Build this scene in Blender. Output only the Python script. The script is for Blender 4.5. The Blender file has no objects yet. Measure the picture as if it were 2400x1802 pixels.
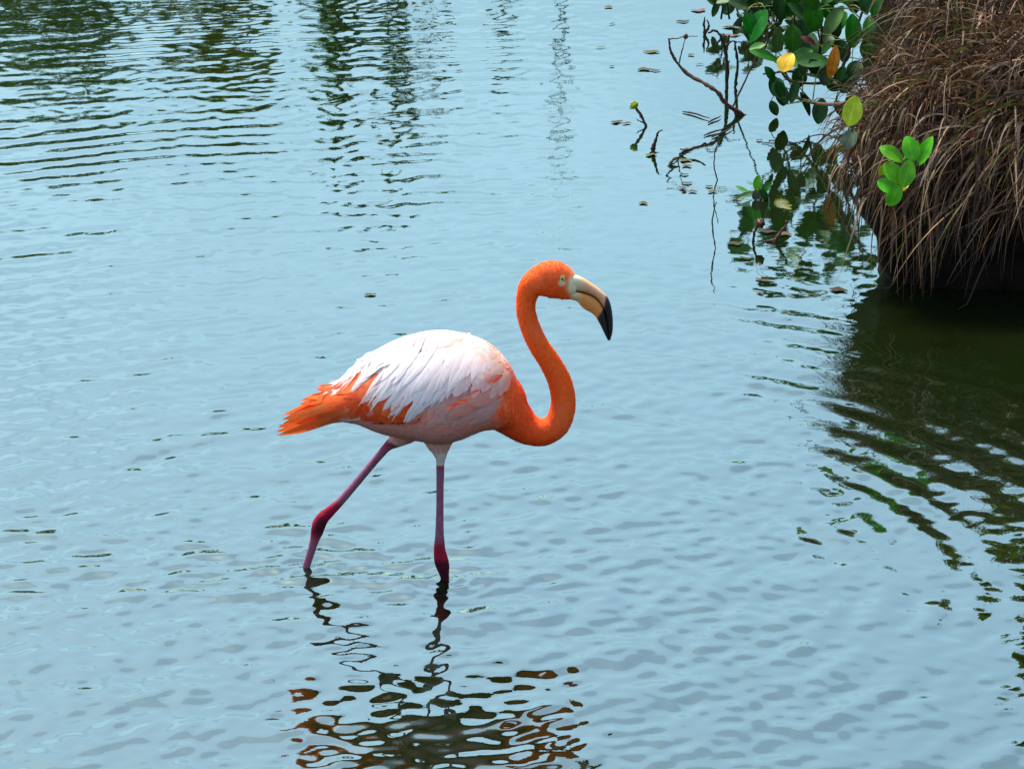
import bpy, bmesh, math, random
import numpy as np
from mathutils import Vector, Matrix
from mathutils.bvhtree import BVHTree

R = math.radians
random.seed(7)
rng = np.random.default_rng(7)
scene = bpy.context.scene
col = scene.collection

# ------------------------------------------------------------------ camera
PITCH = R(18.0)
CAM = Vector((0.0, 0.0, 3.53))
cam_data = bpy.data.cameras.new("camera")
cam_data.lens = 144.0
cam_data.sensor_width = 36.0
cam_data.clip_end = 3000.0
cam = bpy.data.objects.new("camera", cam_data)
cam.location = CAM
cam.rotation_euler = (R(90) - PITCH, 0, 0)
col.objects.link(cam)
scene.camera = cam

# ------------------------------------------------------------------ world, sun, exposure
CLOUD_OFF = (0.4, 0.5, 3.7)
SUN_EL, SUN_AZ = 62.0, -35.0          # azimuth from +Y towards +X (behind the bird, to the left)
world = bpy.data.worlds.new("World")
scene.world = world
world.use_nodes = True
wn = world.node_tree.nodes
bg = wn["Background"]
sky = wn.new("ShaderNodeTexSky")
sky.sky_type = 'NISHITA'
sky.sun_disc = False
sky.sun_elevation = R(SUN_EL)
sky.sun_rotation = R(SUN_AZ)
sky.air_density = 1.0
sky.dust_density = 3.0
sky.ozone_density = 1.0
# broken cloud: a procedural layer laid out on a plane above the pond, a little brighter and greyer than the open sky
wl = world.node_tree.links
wtc = wn.new("ShaderNodeTexCoord")
sep = wn.new("ShaderNodeSeparateXYZ"); wl.new(wtc.outputs["Generated"], sep.inputs[0])
zz = wn.new("ShaderNodeMath"); zz.operation = 'ADD'; zz.inputs[1].default_value = 0.10; wl.new(sep.outputs["Z"], zz.inputs[0])
zm = wn.new("ShaderNodeMath"); zm.operation = 'MAXIMUM'; zm.inputs[1].default_value = 0.05; wl.new(zz.outputs[0], zm.inputs[0])
dv = []
for ax in ("X", "Y"):
    d_ = wn.new("ShaderNodeMath"); d_.operation = 'DIVIDE'; wl.new(sep.outputs[ax], d_.inputs[0]); wl.new(zm.outputs[0], d_.inputs[1]); dv.append(d_)
cmb = wn.new("ShaderNodeCombineXYZ"); wl.new(dv[0].outputs[0], cmb.inputs["X"]); wl.new(dv[1].outputs[0], cmb.inputs["Y"])
cln = wn.new("ShaderNodeTexNoise"); cln.inputs["Scale"].default_value = 0.7; cln.inputs["Detail"].default_value = 3.0; cln.inputs["Roughness"].default_value = 0.5
cof = wn.new("ShaderNodeVectorMath"); cof.operation = 'ADD'; cof.inputs[1].default_value = CLOUD_OFF
wl.new(cmb.outputs[0], cof.inputs[0]); wl.new(cof.outputs[0], cln.inputs["Vector"])
cmr = wn.new("ShaderNodeMapRange"); cmr.interpolation_type = 'SMOOTHSTEP'
cmr.inputs["From Min"].default_value = 0.455; cmr.inputs["From Max"].default_value = 0.515
wl.new(cln.outputs["Fac"], cmr.inputs["Value"])
cmul = wn.new("ShaderNodeMix"); cmul.data_type = 'RGBA'; cmul.blend_type = 'MULTIPLY'
cmul.inputs["B"].default_value = (1.30, 1.27, 1.23, 1)
wl.new(cmr.outputs[0], cmul.inputs["Factor"]); wl.new(sky.outputs["Color"], cmul.inputs["A"])
wl.new(cmul.outputs["Result"], bg.inputs["Color"])
bg.inputs["Strength"].default_value = 0.15

sun_data = bpy.data.lights.new("sun", 'SUN')
sun_data.energy = 2.6
sun_data.angle = R(6)
sun_data.color = (1.0, 0.95, 0.88)
sun = bpy.data.objects.new("sun", sun_data)
col.objects.link(sun)
sd = Vector((math.sin(R(SUN_AZ)) * math.cos(R(SUN_EL)), math.cos(R(SUN_AZ)) * math.cos(R(SUN_EL)), math.sin(R(SUN_EL))))
sun.rotation_euler = sd.to_track_quat('Z', 'Y').to_euler()
sun.location = (0, 0, 20)

vs = scene.view_settings
vs.view_transform = 'Standard'
vs.look = 'None'
vs.exposure = 1.2
vs.gamma = 1.0
scene.cycles.use_denoising = True
scene.cycles.max_bounces = 8
scene.cycles.transparent_max_bounces = 12
scene.cycles.caustics_reflective = False

# ------------------------------------------------------------------ picture -> place helpers
RIGHT = Vector((1, 0, 0))
FWD = Vector((0, math.cos(PITCH), -math.sin(PITCH)))
UP = Vector((0, math.sin(PITCH), math.cos(PITCH)))
K = 0.125 / 1200.0


def ray(px, py):
    return (RIGHT * ((px - 1200) * K) + UP * ((901 - py) * K) + FWD)


def at_y(px, py, Y):
    d = ray(px, py)
    return CAM + d * ((Y - CAM.y) / d.y)


def at_z(px, py, z=0.0):
    d = ray(px, py)
    return CAM + d * ((z - CAM.z) / d.z)


def s_at(Y):
    return K * Y / math.cos(PITCH)      # metres for one photograph pixel at that distance


# ------------------------------------------------------------------ object helpers
def tag(o, label=None, cat=None, group=None, kind=None):
    if label: o["label"] = label
    if cat: o["category"] = cat
    if group: o["group"] = group
    if kind: o["kind"] = kind
    return o


def link(o, parent=None):
    col.objects.link(o)
    if parent is not None:
        o.parent = parent
        o.matrix_parent_inverse = parent_world(parent).inverted()
    return o


def parent_world(p):
    m = p.matrix_basis.copy()
    if p.parent is not None:
        m = parent_world(p.parent) @ p.matrix_parent_inverse @ m
    return m


def empty(name, loc):
    o = bpy.data.objects.new(name, None)
    o.empty_display_size = 0.1
    o.location = loc
    col.objects.link(o)
    return o


def mesh_from(name, verts, faces, mat=None, smooth=True, cols=None, uvs=None):
    me = bpy.data.meshes.new(name)
    me.from_pydata([tuple(v) for v in verts], [], faces)
    if smooth:
        me.polygons.foreach_set("use_smooth", [True] * len(me.polygons))
    if cols is not None:
        a = me.color_attributes.new("Col", 'FLOAT_COLOR', 'POINT')
        c = np.ones((len(me.vertices), 4), np.float32)
        c[:, :3] = np.asarray(cols, np.float32)
        a.data.foreach_set("color", c.ravel())
    if uvs is not None:
        l = me.uv_layers.new(name="UVMap")
        idx = np.empty(len(me.loops), np.int32)
        me.loops.foreach_get("vertex_index", idx)
        l.data.foreach_set("uv", np.asarray(uvs, np.float32)[idx].ravel())
    if mat: me.materials.append(mat)
    me.update()
    return me


def obj(name, me, parent=None):
    return link(bpy.data.objects.new(name, me), parent)


def sweep(points, radii, nseg=12, squash=None, cap=True):
    """tube through points (Vectors) with radii; squash = factor along world Y"""
    n = len(points)
    verts, faces = [], []
    prev = None
    for i, p in enumerate(points):
        t = (points[min(i + 1, n - 1)] - points[max(i - 1, 0)]).normalized()
        if prev is None:
            a = Vector((0, 1, 0)) if abs(t.y) < 0.9 else Vector((1, 0, 0))
            u = (a - t * a.dot(t)).normalized()
        else:
            u = (prev - t * prev.dot(t)).normalized()
        prev = u
        v = t.cross(u)
        for k in range(nseg):
            an = 2 * math.pi * k / nseg
            off = (u * math.cos(an) + v * math.sin(an)) * radii[i]
            if squash:
                off.y *= squash[i] if hasattr(squash, '__len__') else squash
            verts.append(p + off)
    for i in range(n - 1):
        for k in range(nseg):
            k2 = (k + 1) % nseg
            faces.append((i * nseg + k, i * nseg + k2, (i + 1) * nseg + k2, (i + 1) * nseg + k))
    if cap:
        faces.append(tuple(range(nseg))[::-1])
        faces.append(tuple((n - 1) * nseg + k for k in range(nseg)))
    return verts, faces


def catmull(pts, sub=6):
    """smooth resampling of a list of tuples of numbers"""
    P = [np.array(p, float) for p in pts]
    P = [2 * P[0] - P[1]] + P + [2 * P[-1] - P[-2]]
    out = []
    for i in range(1, len(P) - 2):
        for k in range(sub):
            t = k / sub
            a, b, c, d = P[i - 1:i + 3]
            out.append(0.5 * ((2 * b) + (c - a) * t + (2 * a - 5 * b + 4 * c - d) * t * t + (-a + 3 * b - 3 * c + d) * t ** 3))
    out.append(P[-2])
    return out


def add(acc, vf):
    v, f = vf
    o = len(acc[0])
    acc[0].extend(v)
    acc[1].extend([tuple(i + o for i in q) for q in f])


# ------------------------------------------------------------------ materials
def new_mat(name):
    m = bpy.data.materials.new(name)
    m.use_nodes = True
    return m, m.node_tree.nodes, m.node_tree.links, m.node_tree.nodes["Principled BSDF"]


def mat_plain(name, c, rough=0.6, spec=0.4, vary=0.15, nscale=40.0, bump=0.0, bscale=200.0, random_obj=0.0, trans=0.0, sheen=0.0):
    m, N, L, P = new_mat(name)
    P.inputs["Roughness"].default_value = rough
    P.inputs["Specular IOR Level"].default_value = spec
    tc = N.new("ShaderNodeTexCoord")
    nz = N.new("ShaderNodeTexNoise"); nz.inputs["Scale"].default_value = nscale; nz.inputs["Detail"].default_value = 4
    L.new(tc.outputs["Object"], nz.inputs["Vector"])
    hs = N.new("ShaderNodeHueSaturation"); hs.inputs["Color"].default_value = (*c, 1)
    mr = N.new("ShaderNodeMapRange"); mr.inputs["To Min"].default_value = 1 - vary; mr.inputs["To Max"].default_value = 1 + vary
    L.new(nz.outputs["Fac"], mr.inputs["Value"])
    if random_obj:
        oi = N.new("ShaderNodeObjectInfo")
        m2 = N.new("ShaderNodeMapRange"); m2.inputs["To Min"].default_value = 1 - random_obj; m2.inputs["To Max"].default_value = 1 + random_obj
        L.new(oi.outputs["Random"], m2.inputs["Value"])
        mu = N.new("ShaderNodeMath"); mu.operation = 'MULTIPLY'
        L.new(mr.outputs[0], mu.inputs[0]); L.new(m2.outputs[0], mu.inputs[1])
        L.new(mu.outputs[0], hs.inputs["Value"])
        m3 = N.new("ShaderNodeMapRange"); m3.inputs["To Min"].default_value = 0.5 - random_obj * 0.08; m3.inputs["To Max"].default_value = 0.5 + random_obj * 0.05
        L.new(oi.outputs["Random"], m3.inputs["Value"]); L.new(m3.outputs[0], hs.inputs["Hue"])
    else:
        L.new(mr.outputs[0], hs.inputs["Value"])
    L.new(hs.outputs[0], P.inputs["Base Color"])
    if bump:
        b = N.new("ShaderNodeTexNoise"); b.inputs["Scale"].default_value = bscale; b.inputs["Detail"].default_value = 3
        L.new(tc.outputs["Object"], b.inputs["Vector"])
        bp = N.new("ShaderNodeBump"); bp.inputs["Strength"].default_value = bump; bp.inputs["Distance"].default_value = 0.004
        L.new(b.outputs["Fac"], bp.inputs["Height"]); L.new(bp.outputs[0], P.inputs["Normal"])
    if trans:
        tr = N.new("ShaderNodeBsdfTranslucent"); L.new(hs.outputs[0], tr.inputs["Color"])
        mx = N.new("ShaderNodeMixShader"); mx.inputs[0].default_value = trans
        L.new(P.outputs[0], mx.inputs[1]); L.new(tr.outputs[0], mx.inputs[2])
        L.new(mx.outputs[0], N["Material Output"].inputs["Surface"])
    if sheen:
        P.inputs["Sheen Weight"].default_value = sheen
    return m


def mat_vcol(name, rough=0.8, spec=0.2, vary=0.12, stretch=(1, 1, 1), nscale=150.0, bump=0.4, uv=False, sheen=0.0, trans=0.0):
    m, N, L, P = new_mat(name)
    P.inputs["Roughness"].default_value = rough
    P.inputs["Specular IOR Level"].default_value = spec
    at = N.new("ShaderNodeVertexColor"); at.layer_name = "Col"
    tc = N.new("ShaderNodeTexCoord")
    mp = N.new("ShaderNodeMapping"); mp.inputs["Scale"].default_value = stretch
    L.new(tc.outputs["UV" if uv else "Object"], mp.inputs["Vector"])
    nz = N.new("ShaderNodeTexNoise"); nz.inputs["Scale"].default_value = nscale; nz.inputs["Detail"].default_value = 5
    L.new(mp.outputs[0], nz.inputs["Vector"])
    mr = N.new("ShaderNodeMapRange"); mr.inputs["From Min"].default_value = 0.25; mr.inputs["From Max"].default_value = 0.75
    mr.inputs["To Min"].default_value = 1 - vary; mr.inputs["To Max"].default_value = 1 + vary
    L.new(nz.outputs["Fac"], mr.inputs["Value"])
    hs = N.new("ShaderNodeHueSaturation"); L.new(at.outputs["Color"], hs.inputs["Color"]); L.new(mr.outputs[0], hs.inputs["Value"])
    L.new(hs.outputs[0], P.inputs["Base Color"])
    bp = N.new("ShaderNodeBump"); bp.inputs["Strength"].default_value = bump; bp.inputs["Distance"].default_value = 0.003
    L.new(nz.outputs["Fac"], bp.inputs["Height"]); L.new(bp.outputs[0], P.inputs["Normal"])
    if sheen:
        P.inputs["Sheen Weight"].default_value = sheen
    if trans:
        tr = N.new("ShaderNodeBsdfTranslucent"); L.new(hs.outputs[0], tr.inputs["Color"])
        mx = N.new("ShaderNodeMixShader"); mx.inputs[0].default_value = trans
        L.new(P.outputs[0], mx.inputs[1]); L.new(tr.outputs[0], mx.inputs[2])
        L.new(mx.outputs[0], N["Material Output"].inputs["Surface"])
    return m


def mat_leaf(name, c, vary=.3, random_obj=.3, trans=.25, rib=1.7, hue=(.475, .515)):
    """broad leaf: paler midrib and side veins from the leaf's own UV, blotchy green, slightly waxy"""
    m, N, L, P = new_mat(name)
    P.inputs["Roughness"].default_value = .45
    P.inputs["Specular IOR Level"].default_value = .3
    tc = N.new("ShaderNodeTexCoord")
    sp = N.new("ShaderNodeSeparateXYZ"); L.new(tc.outputs["UV"], sp.inputs[0])

    def mth(op, a, b=None):
        n = N.new("ShaderNodeMath"); n.operation = op
        for k, v in enumerate((a, b)):
            if v is None: continue
            if isinstance(v, (int, float)): n.inputs[k].default_value = v
            else: L.new(v, n.inputs[k])
        return n.outputs[0]
    du = mth('ABSOLUTE', mth('SUBTRACT', sp.outputs["X"], .5))
    rb = mth('LESS_THAN', du, .028)
    sv = mth('GREATER_THAN', mth('SINE', mth('MULTIPLY', mth('SUBTRACT', sp.outputs["Y"], mth('MULTIPLY', du, .5)), 56.0)), .93)
    vein = mth('MAXIMUM', rb, mth('MULTIPLY', sv, .35))
    nz = N.new("ShaderNodeTexNoise"); nz.inputs["Scale"].default_value = 34; nz.inputs["Detail"].default_value = 5
    L.new(tc.outputs["Object"], nz.inputs["Vector"])
    oi = N.new("ShaderNodeObjectInfo")
    mr = N.new("ShaderNodeMapRange"); mr.inputs["To Min"].default_value = 1 - random_obj; mr.inputs["To Max"].default_value = 1 + random_obj
    L.new(oi.outputs["Random"], mr.inputs["Value"])
    m2 = N.new("ShaderNodeMapRange"); m2.inputs["From Min"].default_value = .3; m2.inputs["From Max"].default_value = .7; m2.inputs["To Min"].default_value = 1 - vary; m2.inputs["To Max"].default_value = 1 + vary
    L.new(nz.outputs["Fac"], m2.inputs["Value"])
    val = mth('MULTIPLY', mth('MULTIPLY', mr.outputs[0], m2.outputs[0]), mth('ADD', 1.0, mth('MULTIPLY', vein, rib - 1)))
    hs = N.new("ShaderNodeHueSaturation"); hs.inputs["Color"].default_value = (*c, 1)
    L.new(val, hs.inputs["Value"])
    m3 = N.new("ShaderNodeMapRange"); m3.inputs["To Min"].default_value = hue[0]; m3.inputs["To Max"].default_value = hue[1]
    L.new(oi.outputs["Random"], m3.inputs["Value"]); L.new(m3.outputs[0], hs.inputs["Hue"])
    L.new(hs.outputs[0], P.inputs["Base Color"])
    bp = N.new("ShaderNodeBump"); bp.inputs["Strength"].default_value = .35; bp.inputs["Distance"].default_value = .004
    L.new(mth('SUBTRACT', nz.outputs["Fac"], vein), bp.inputs["Height"]); L.new(bp.outputs[0], P.inputs["Normal"])
    tr = N.new("ShaderNodeBsdfTranslucent"); L.new(hs.outputs[0], tr.inputs["Color"])
    mx = N.new("ShaderNodeMixShader"); mx.inputs[0].default_value = trans
    L.new(P.outputs[0], mx.inputs[1]); L.new(tr.outputs[0], mx.inputs[2])
    L.new(mx.outputs[0], N["Material Output"].inputs["Surface"])
    return m


def mat_water():
    m, N, L, P = new_mat("pond_water")
    N.remove(P)
    tc = N.new("ShaderNodeTexCoord")
    n1 = N.new("ShaderNodeTexNoise"); n1.inputs["Scale"].default_value = 22.0; n1.inputs["Detail"].default_value = 3.0; n1.inputs["Roughness"].default_value = 0.55
    L.new(tc.outputs["Object"], n1.inputs["Vector"])
    bp = N.new("ShaderNodeBump"); bp.inputs["Strength"].default_value = 0.05; bp.inputs["Distance"].default_value = 0.006
    L.new(n1.outputs["Fac"], bp.inputs["Height"])
    fr = N.new("ShaderNodeFresnel"); fr.inputs["IOR"].default_value = WATER_IOR
    L.new(bp.outputs[0], fr.inputs["Normal"])
    gl = N.new("ShaderNodeBsdfGlossy"); gl.inputs["Roughness"].default_value = 0.0
    gl.inputs["Color"].default_value = (0.70, 0.985, 0.955, 1)
    L.new(bp.outputs[0], gl.inputs["Normal"])
    tr = N.new("ShaderNodeBsdfTransparent"); tr.inputs["Color"].default_value = (0.26, 0.29, 0.16, 1)
    df = N.new("ShaderNodeBsdfDiffuse"); df.inputs["Color"].default_value = (0.008, 0.014, 0.003, 1)      # silt hanging in the water
    silt = N.new("ShaderNodeMixShader"); silt.inputs[0].default_value = 0.6
    L.new(tr.outputs[0], silt.inputs[1]); L.new(df.outputs[0], silt.inputs[2])
    mx = N.new("ShaderNodeMixShader")
    L.new(fr.outputs[0], mx.inputs[0]); L.new(silt.outputs[0], mx.inputs[1]); L.new(gl.outputs[0], mx.inputs[2])
    L.new(mx.outputs[0], N["Material Output"].inputs["Surface"])
    return m


WATER_IOR = 2.5

# ------------------------------------------------------------------ water with ripples that spread from the walking bird
FOOT_N = at_z(1044, 1356)      # near leg enters the water
FOOT_F = at_z(717, 1331)       # far leg


def sstep(a, b, x):
    t = np.clip((x - a) / (b - a), 0, 1)
    return t * t * (3 - 2 * t)


def vnoise(x, y, seed, waves=14, lo=0.5, hi=1.6):
    """smooth noise about -1..1 from random plane waves of wavelength lo..hi"""
    r = np.random.default_rng(seed)
    o = np.zeros_like(x)
    for _ in range(waves):
        l = r.uniform(lo, hi); a = r.uniform(0, 2 * np.pi); p = r.uniform(0, 2 * np.pi)
        o += np.sin((x * np.cos(a) + y * np.sin(a)) * 2 * np.pi / l + p)
    return o / math.sqrt(waves / 2)


def wave_height(x, y):
    h = np.zeros_like(x)
    r_ = np.random.default_rng(21)
    calm = 1 - 0.86 * sstep(0.0, 0.7, x) * sstep(11.4, 12.6, y)       # the lee of the bank is almost still
    calm *= 1 - 0.45 * sstep(-0.6, 0.4, x) * sstep(12.0, 13.5, y)
    # rings round the two legs and round the places where the bird stepped before
    src = [(FOOT_N.x, FOOT_N.y, 1.0), (FOOT_F.x, FOOT_F.y, 0.8), (FOOT_F.x - 0.35, FOOT_N.y, 0.5), (FOOT_F.x - 0.75, FOOT_F.y, 0.45), (FOOT_N.x + 0.05, FOOT_N.y + 0.1, 0.5)]
    for i, (sx, sy, w) in enumerate(src):
        r = np.hypot(x - sx, y - sy) + 1e-3
        env = (0.55 + 0.45 * vnoise(x, y, 50 + i, 10, 0.5, 1.8)) * (1 + 0.9 * sstep(.35, .9, x) * sstep(11.5, 10.6, y)) * (1 - .3 * sstep(.3, -.2, x) * sstep(12.5, 11.5, y))
        for j in range(6):
            l = [0.055, 0.075, 0.10, 0.125, 0.155, 0.20][j] * r_.uniform(0.93, 1.07)
            slope = [0.004, 0.010, 0.020, 0.027, 0.021, 0.009][j] * w
            amp = slope * l / (2 * np.pi)
            dec = np.exp(-r / (l * 45)) * np.clip(r / 0.12, 0, 1) / (1 + 0.16 * r)
            h += amp * env * dec * calm * np.sin(2 * np.pi * r / l + r_.uniform(0, 6.28) + 0.7 * vnoise(x, y, 80 + i * 7 + j, 6, 0.4, 1.2))
    # short crossing ripples everywhere
    for j in range(60):
        l = 0.050 * (2.1 ** r_.uniform(0, 1)) if j < 50 else r_.uniform(.15, .3); a = r_.uniform(0, 2 * np.pi)
        amp = 0.0108 * l / (2 * np.pi)
        h += amp * (0.12 + 0.88 * calm) * (1 - .45 * sstep(.55, .95, x)) * (1 - .68 * sstep(9.2, 12.2, y)) * np.sin((x * np.cos(a) + y * np.sin(a)) * 2 * np.pi / l + r_.uniform(0, 6.28))
    # a train of breeze ripples far out on the left, towards the trees
    far = sstep(11.6, 13.2, y) * sstep(0.5, -0.6, x)
    env = np.clip(0.4 + 0.6 * vnoise(x * 0.7, y, 140, 10, 0.7, 2.0), 0, None)
    rr = np.hypot(x - FOOT_N.x - 0.3, y - FOOT_N.y)
    h += far * env * 0.030 * 0.115 / 6.283 * np.sin(2 * np.pi * rr / 0.115 + 0.8 * vnoise(x, y, 141, 6, 0.6, 1.5))
    # the bird's bow rings run on to the bank on the right
    rb = np.hypot(x - FOOT_N.x, y - FOOT_N.y)
    env = np.clip(0.65 + 0.5 * vnoise(x, y, 160, 10, 0.4, 1.3), 0, None)
    h += sstep(.50, .85, x) * sstep(11.6, 10.9, y) * env * 0.052 * 0.145 / 6.283 * np.sin(2 * np.pi * rb / 0.145 + 0.6 * vnoise(x, y, 161, 6, .5, 1.3))
    # stirred wake behind the legs
    wk = sstep(-0.1, -0.35, x) * np.exp(-((y - 0.5 * (FOOT_N.y + FOOT_F.y) - 0.08) / 0.32) ** 2)
    wk2 = np.exp(-((x + 0.3) ** 2 / 0.16 + (y - FOOT_N.y - 0.03) ** 2 / 0.035))
    h += (0.75 * wk + wk2) * (0.0013 * vnoise(x * 0.45, y, 150, 24, 0.05, 0.14) + 0.0004 * vnoise(x * .8, y, 151, 24, .03, .06))
    # bow lines of the wake: two long creases trailing to the left
    for (y0, k, a) in ((FOOT_N.y + 0.02, -0.05, 0.0028), (FOOT_F.y + 0.30, 0.10, 0.0024)):
        yc = y0 + k * (x + 0.2) + 0.02 * np.sin(x * 9)
        h += sstep(-0.2, -0.5, x) * a * np.exp(-((y - yc) / 0.030) ** 2)
    # small collars where the legs break the surface
    for f in (FOOT_N, FOOT_F):
        r = np.hypot(x - f.x, y - f.y)
        h += 0.0025 * np.exp(-r / 0.06) * np.cos(2 * np.pi * r / 0.035)
    return h


def build_water():
    def grow(v, d, rate, dmax, lim):
        out = []
        while v < lim:
            d = min(d * rate, dmax); v += d; out.append(v)
        return out
    side = grow(2.3, 0.0085, 1.03, 0.026, 4.4)
    wide = grow(side[-1], 0.026, 1.35, 1e9, 300)
    pos = side + wide
    xs = np.array([-v for v in pos[::-1]] + list(np.arange(-2.3, 2.3, 0.0085)) + [2.3] + pos)
    # y spacing grows gently with distance
    ys = [7.4]
    while ys[-1] < 16.6:
        ys.append(ys[-1] + 0.0075 * ys[-1] / 8.0)
    far = grow(ys[-1], 0.016, 1.03, 0.036, 19.0)
    ys += far + grow(far[-1], 0.036, 1.35, 1e9, 500)
    near = grow(-7.4, 0.0075, 1.03, 0.018, -5.6)
    lo = [-v for v in near + grow(near[-1], 0.018, 1.35, 1e9, 60)]
    ys = np.array(lo[::-1] + ys)
    X, Y = np.meshgrid(xs, ys)
    Z = wave_height(X.ravel(), Y.ravel()).reshape(X.shape)
    fade = sstep(-4.4, -4.0, X) * sstep(4.4, 4.0, X) * sstep(5.6, 6.0, Y) * sstep(19.0, 18.4, Y)
    Z *= fade
    ny, nx = X.shape
    co = np.stack([X, Y, Z], -1).reshape(-1, 3).astype(np.float32)
    i = np.arange(ny * nx).reshape(ny, nx)
    q = np.stack([i[:-1, :-1], i[:-1, 1:], i[1:, 1:], i[1:, :-1]], -1).reshape(-1, 4)
    me = bpy.data.meshes.new("water")
    me.vertices.add(len(co)); me.vertices.foreach_set("co", co.ravel())
    me.loops.add(q.size); me.loops.foreach_set("vertex_index", q.ravel().astype(np.int32))
    me.polygons.add(len(q)); me.polygons.foreach_set("loop_start", np.arange(0, q.size, 4, dtype=np.int32))
    me.polygons.foreach_set("use_smooth", np.ones(len(q), bool))
    me.update(calc_edges=True)
    me.materials.append(mat_water())
    return tag(obj("water", me), kind="structure", label="shallow pale blue pond water with spreading ripples")


build_water()


def mat_bed():
    m, N, L, P = new_mat("pond_mud")
    P.inputs["Roughness"].default_value = 0.9
    tc = N.new("ShaderNodeTexCoord")
    nz = N.new("ShaderNodeTexNoise"); nz.inputs["Scale"].default_value = 3.0; nz.inputs["Detail"].default_value = 6
    L.new(tc.outputs["Object"], nz.inputs["Vector"])
    cr = N.new("ShaderNodeValToRGB")
    cr.color_ramp.elements[0].position = 0.35; cr.color_ramp.elements[0].color = (0.016, 0.024, 0.006, 1)
    cr.color_ramp.elements[1].position = 0.7; cr.color_ramp.elements[1].color = (0.050, 0.064, 0.018, 1)
    L.new(nz.outputs["Fac"], cr.inputs[0]); L.new(cr.outputs[0], P.inputs["Base Color"])
    return m


xs = np.linspace(-1, 1, 60); xs = np.sign(xs) * np.abs(xs) ** 3 * 300
ysb = np.linspace(-1, 1, 60); ysb = 12 + np.sign(ysb) * np.abs(ysb) ** 3 * np.where(ysb < 0, 75, 488)
vb, fb = [], []
for j, y in enumerate(ysb):
    for i, x in enumerate(xs):
        vb.append((x, y, -0.24 + 0.03 * math.sin(x * 2.1 + 1) * math.cos(y * 1.7)))
for j in range(59):
    for i in range(59):
        a = j * 60 + i
        fb.append((a, a + 1, a + 61, a + 60))
tag(obj("pond_bed", mesh_from("pond_bed", vb, fb, mat_bed())), kind="structure", label="olive mud bottom of the shallow pond")

# ------------------------------------------------------------------ flamingo
YC = 0.5 * (FOOT_N.y + FOOT_F.y)          # plane of the bird's spine
SB = s_at(YC)
bird = empty("flamingo", (FOOT_N.x - 0.12, YC, -0.2))
tag(bird, "orange pink flamingo with a white back wading through the pond", "flamingo")

# trunk slices: photograph x, top y, bottom y, half width in metres
TRUNK = [(742, 930, 985, .022), (770, 912, 984, .040), (800, 888, 988, .060), (840, 850, 995, .085), (885, 820, 1013, .108), (938, 794, 1026, .126), (987, 780, 1034, .136),
         (1031, 775, 1040, .140), (1080, 779, 1030, .138), (1129, 793, 1010, .126), (1165, 818, 1006, .105), (1192, 850, 1006, .080), (1210, 885, 1000, .055)]


def trunk_loft(grow=0.0, n=40):
    secs = catmull(TRUNK, 5)
    verts, faces = [], []
    sn, cs = math.sin(R(20)), math.cos(R(20))
    for (x, t, b, hw) in secs:
        p = at_y(x, 0.5 * (t + b), YC)
        hp = 0.5 * (b - t) * SB
        hh = math.sqrt(max(hp * hp - (hw * sn) ** 2, (0.35 * hp) ** 2)) / cs
        for k in range(n):
            a = 2 * math.pi * k / n
            c, s = math.cos(a), math.sin(a)
            # a little wider low on the flank than at the ridge of the back
            wy = hw * c * (1 - 0.10 * s)
            verts.append(Vector((p.x, YC + wy * (1 + grow), p.z + hh * s * (1 + grow))))
    m = len(secs)
    for i in range(m - 1):
        for k in range(n):
            k2 = (k + 1) % n
            faces.append((i * n + k, i * n + k2, (i + 1) * n + k2, (i + 1) * n + k))
    faces.append(tuple(range(n))[::-1])
    faces.append(tuple((m - 1) * n + k for k in range(n)))
    return verts, faces


def chain(pts, dy=0.0, squash=1.0, sub=6, nseg=20):
    """pts: (px, py, radius px[, lateral metres]); swept tube in the bird's plane"""
    pts = [tuple(p) + (dy,) * (4 - len(p)) for p in pts]
    sm = catmull(pts, sub)
    return sweep([at_y(a[0], a[1], YC + a[3]) for a in sm], [max(a[2], 0.5) * SB for a in sm], nseg, squash)


acc = ([], [])
add(acc, trunk_loft())
trunk_v, trunk_f = trunk_loft()
NECK = [(1140, 925, 80), (1172, 945, 68), (1203, 978, 49), (1237, 1005, 38), (1272, 1012, 33.5), (1303, 996, 31), (1318, 962, 30), (1319, 925, 29), (1308, 885, 27.5), (1287, 846, 25.5),
        (1262, 808, 24), (1243, 768, 23.5), (1233, 730, 23), (1234, 698, 24.5), (1246, 670, 30), (1270, 658, 39)]
add(acc, chain(NECK, squash=0.9))
HEAD = [(1242, 674, 20), (1258, 661, 34), (1280, 655, 43), (1300, 656.5, 46), (1319, 664, 40.5), (1335, 672, 34), (1350, 677, 26)]
add(acc, chain(HEAD, squash=0.74))
LAT = FOOT_N.y - YC
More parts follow.
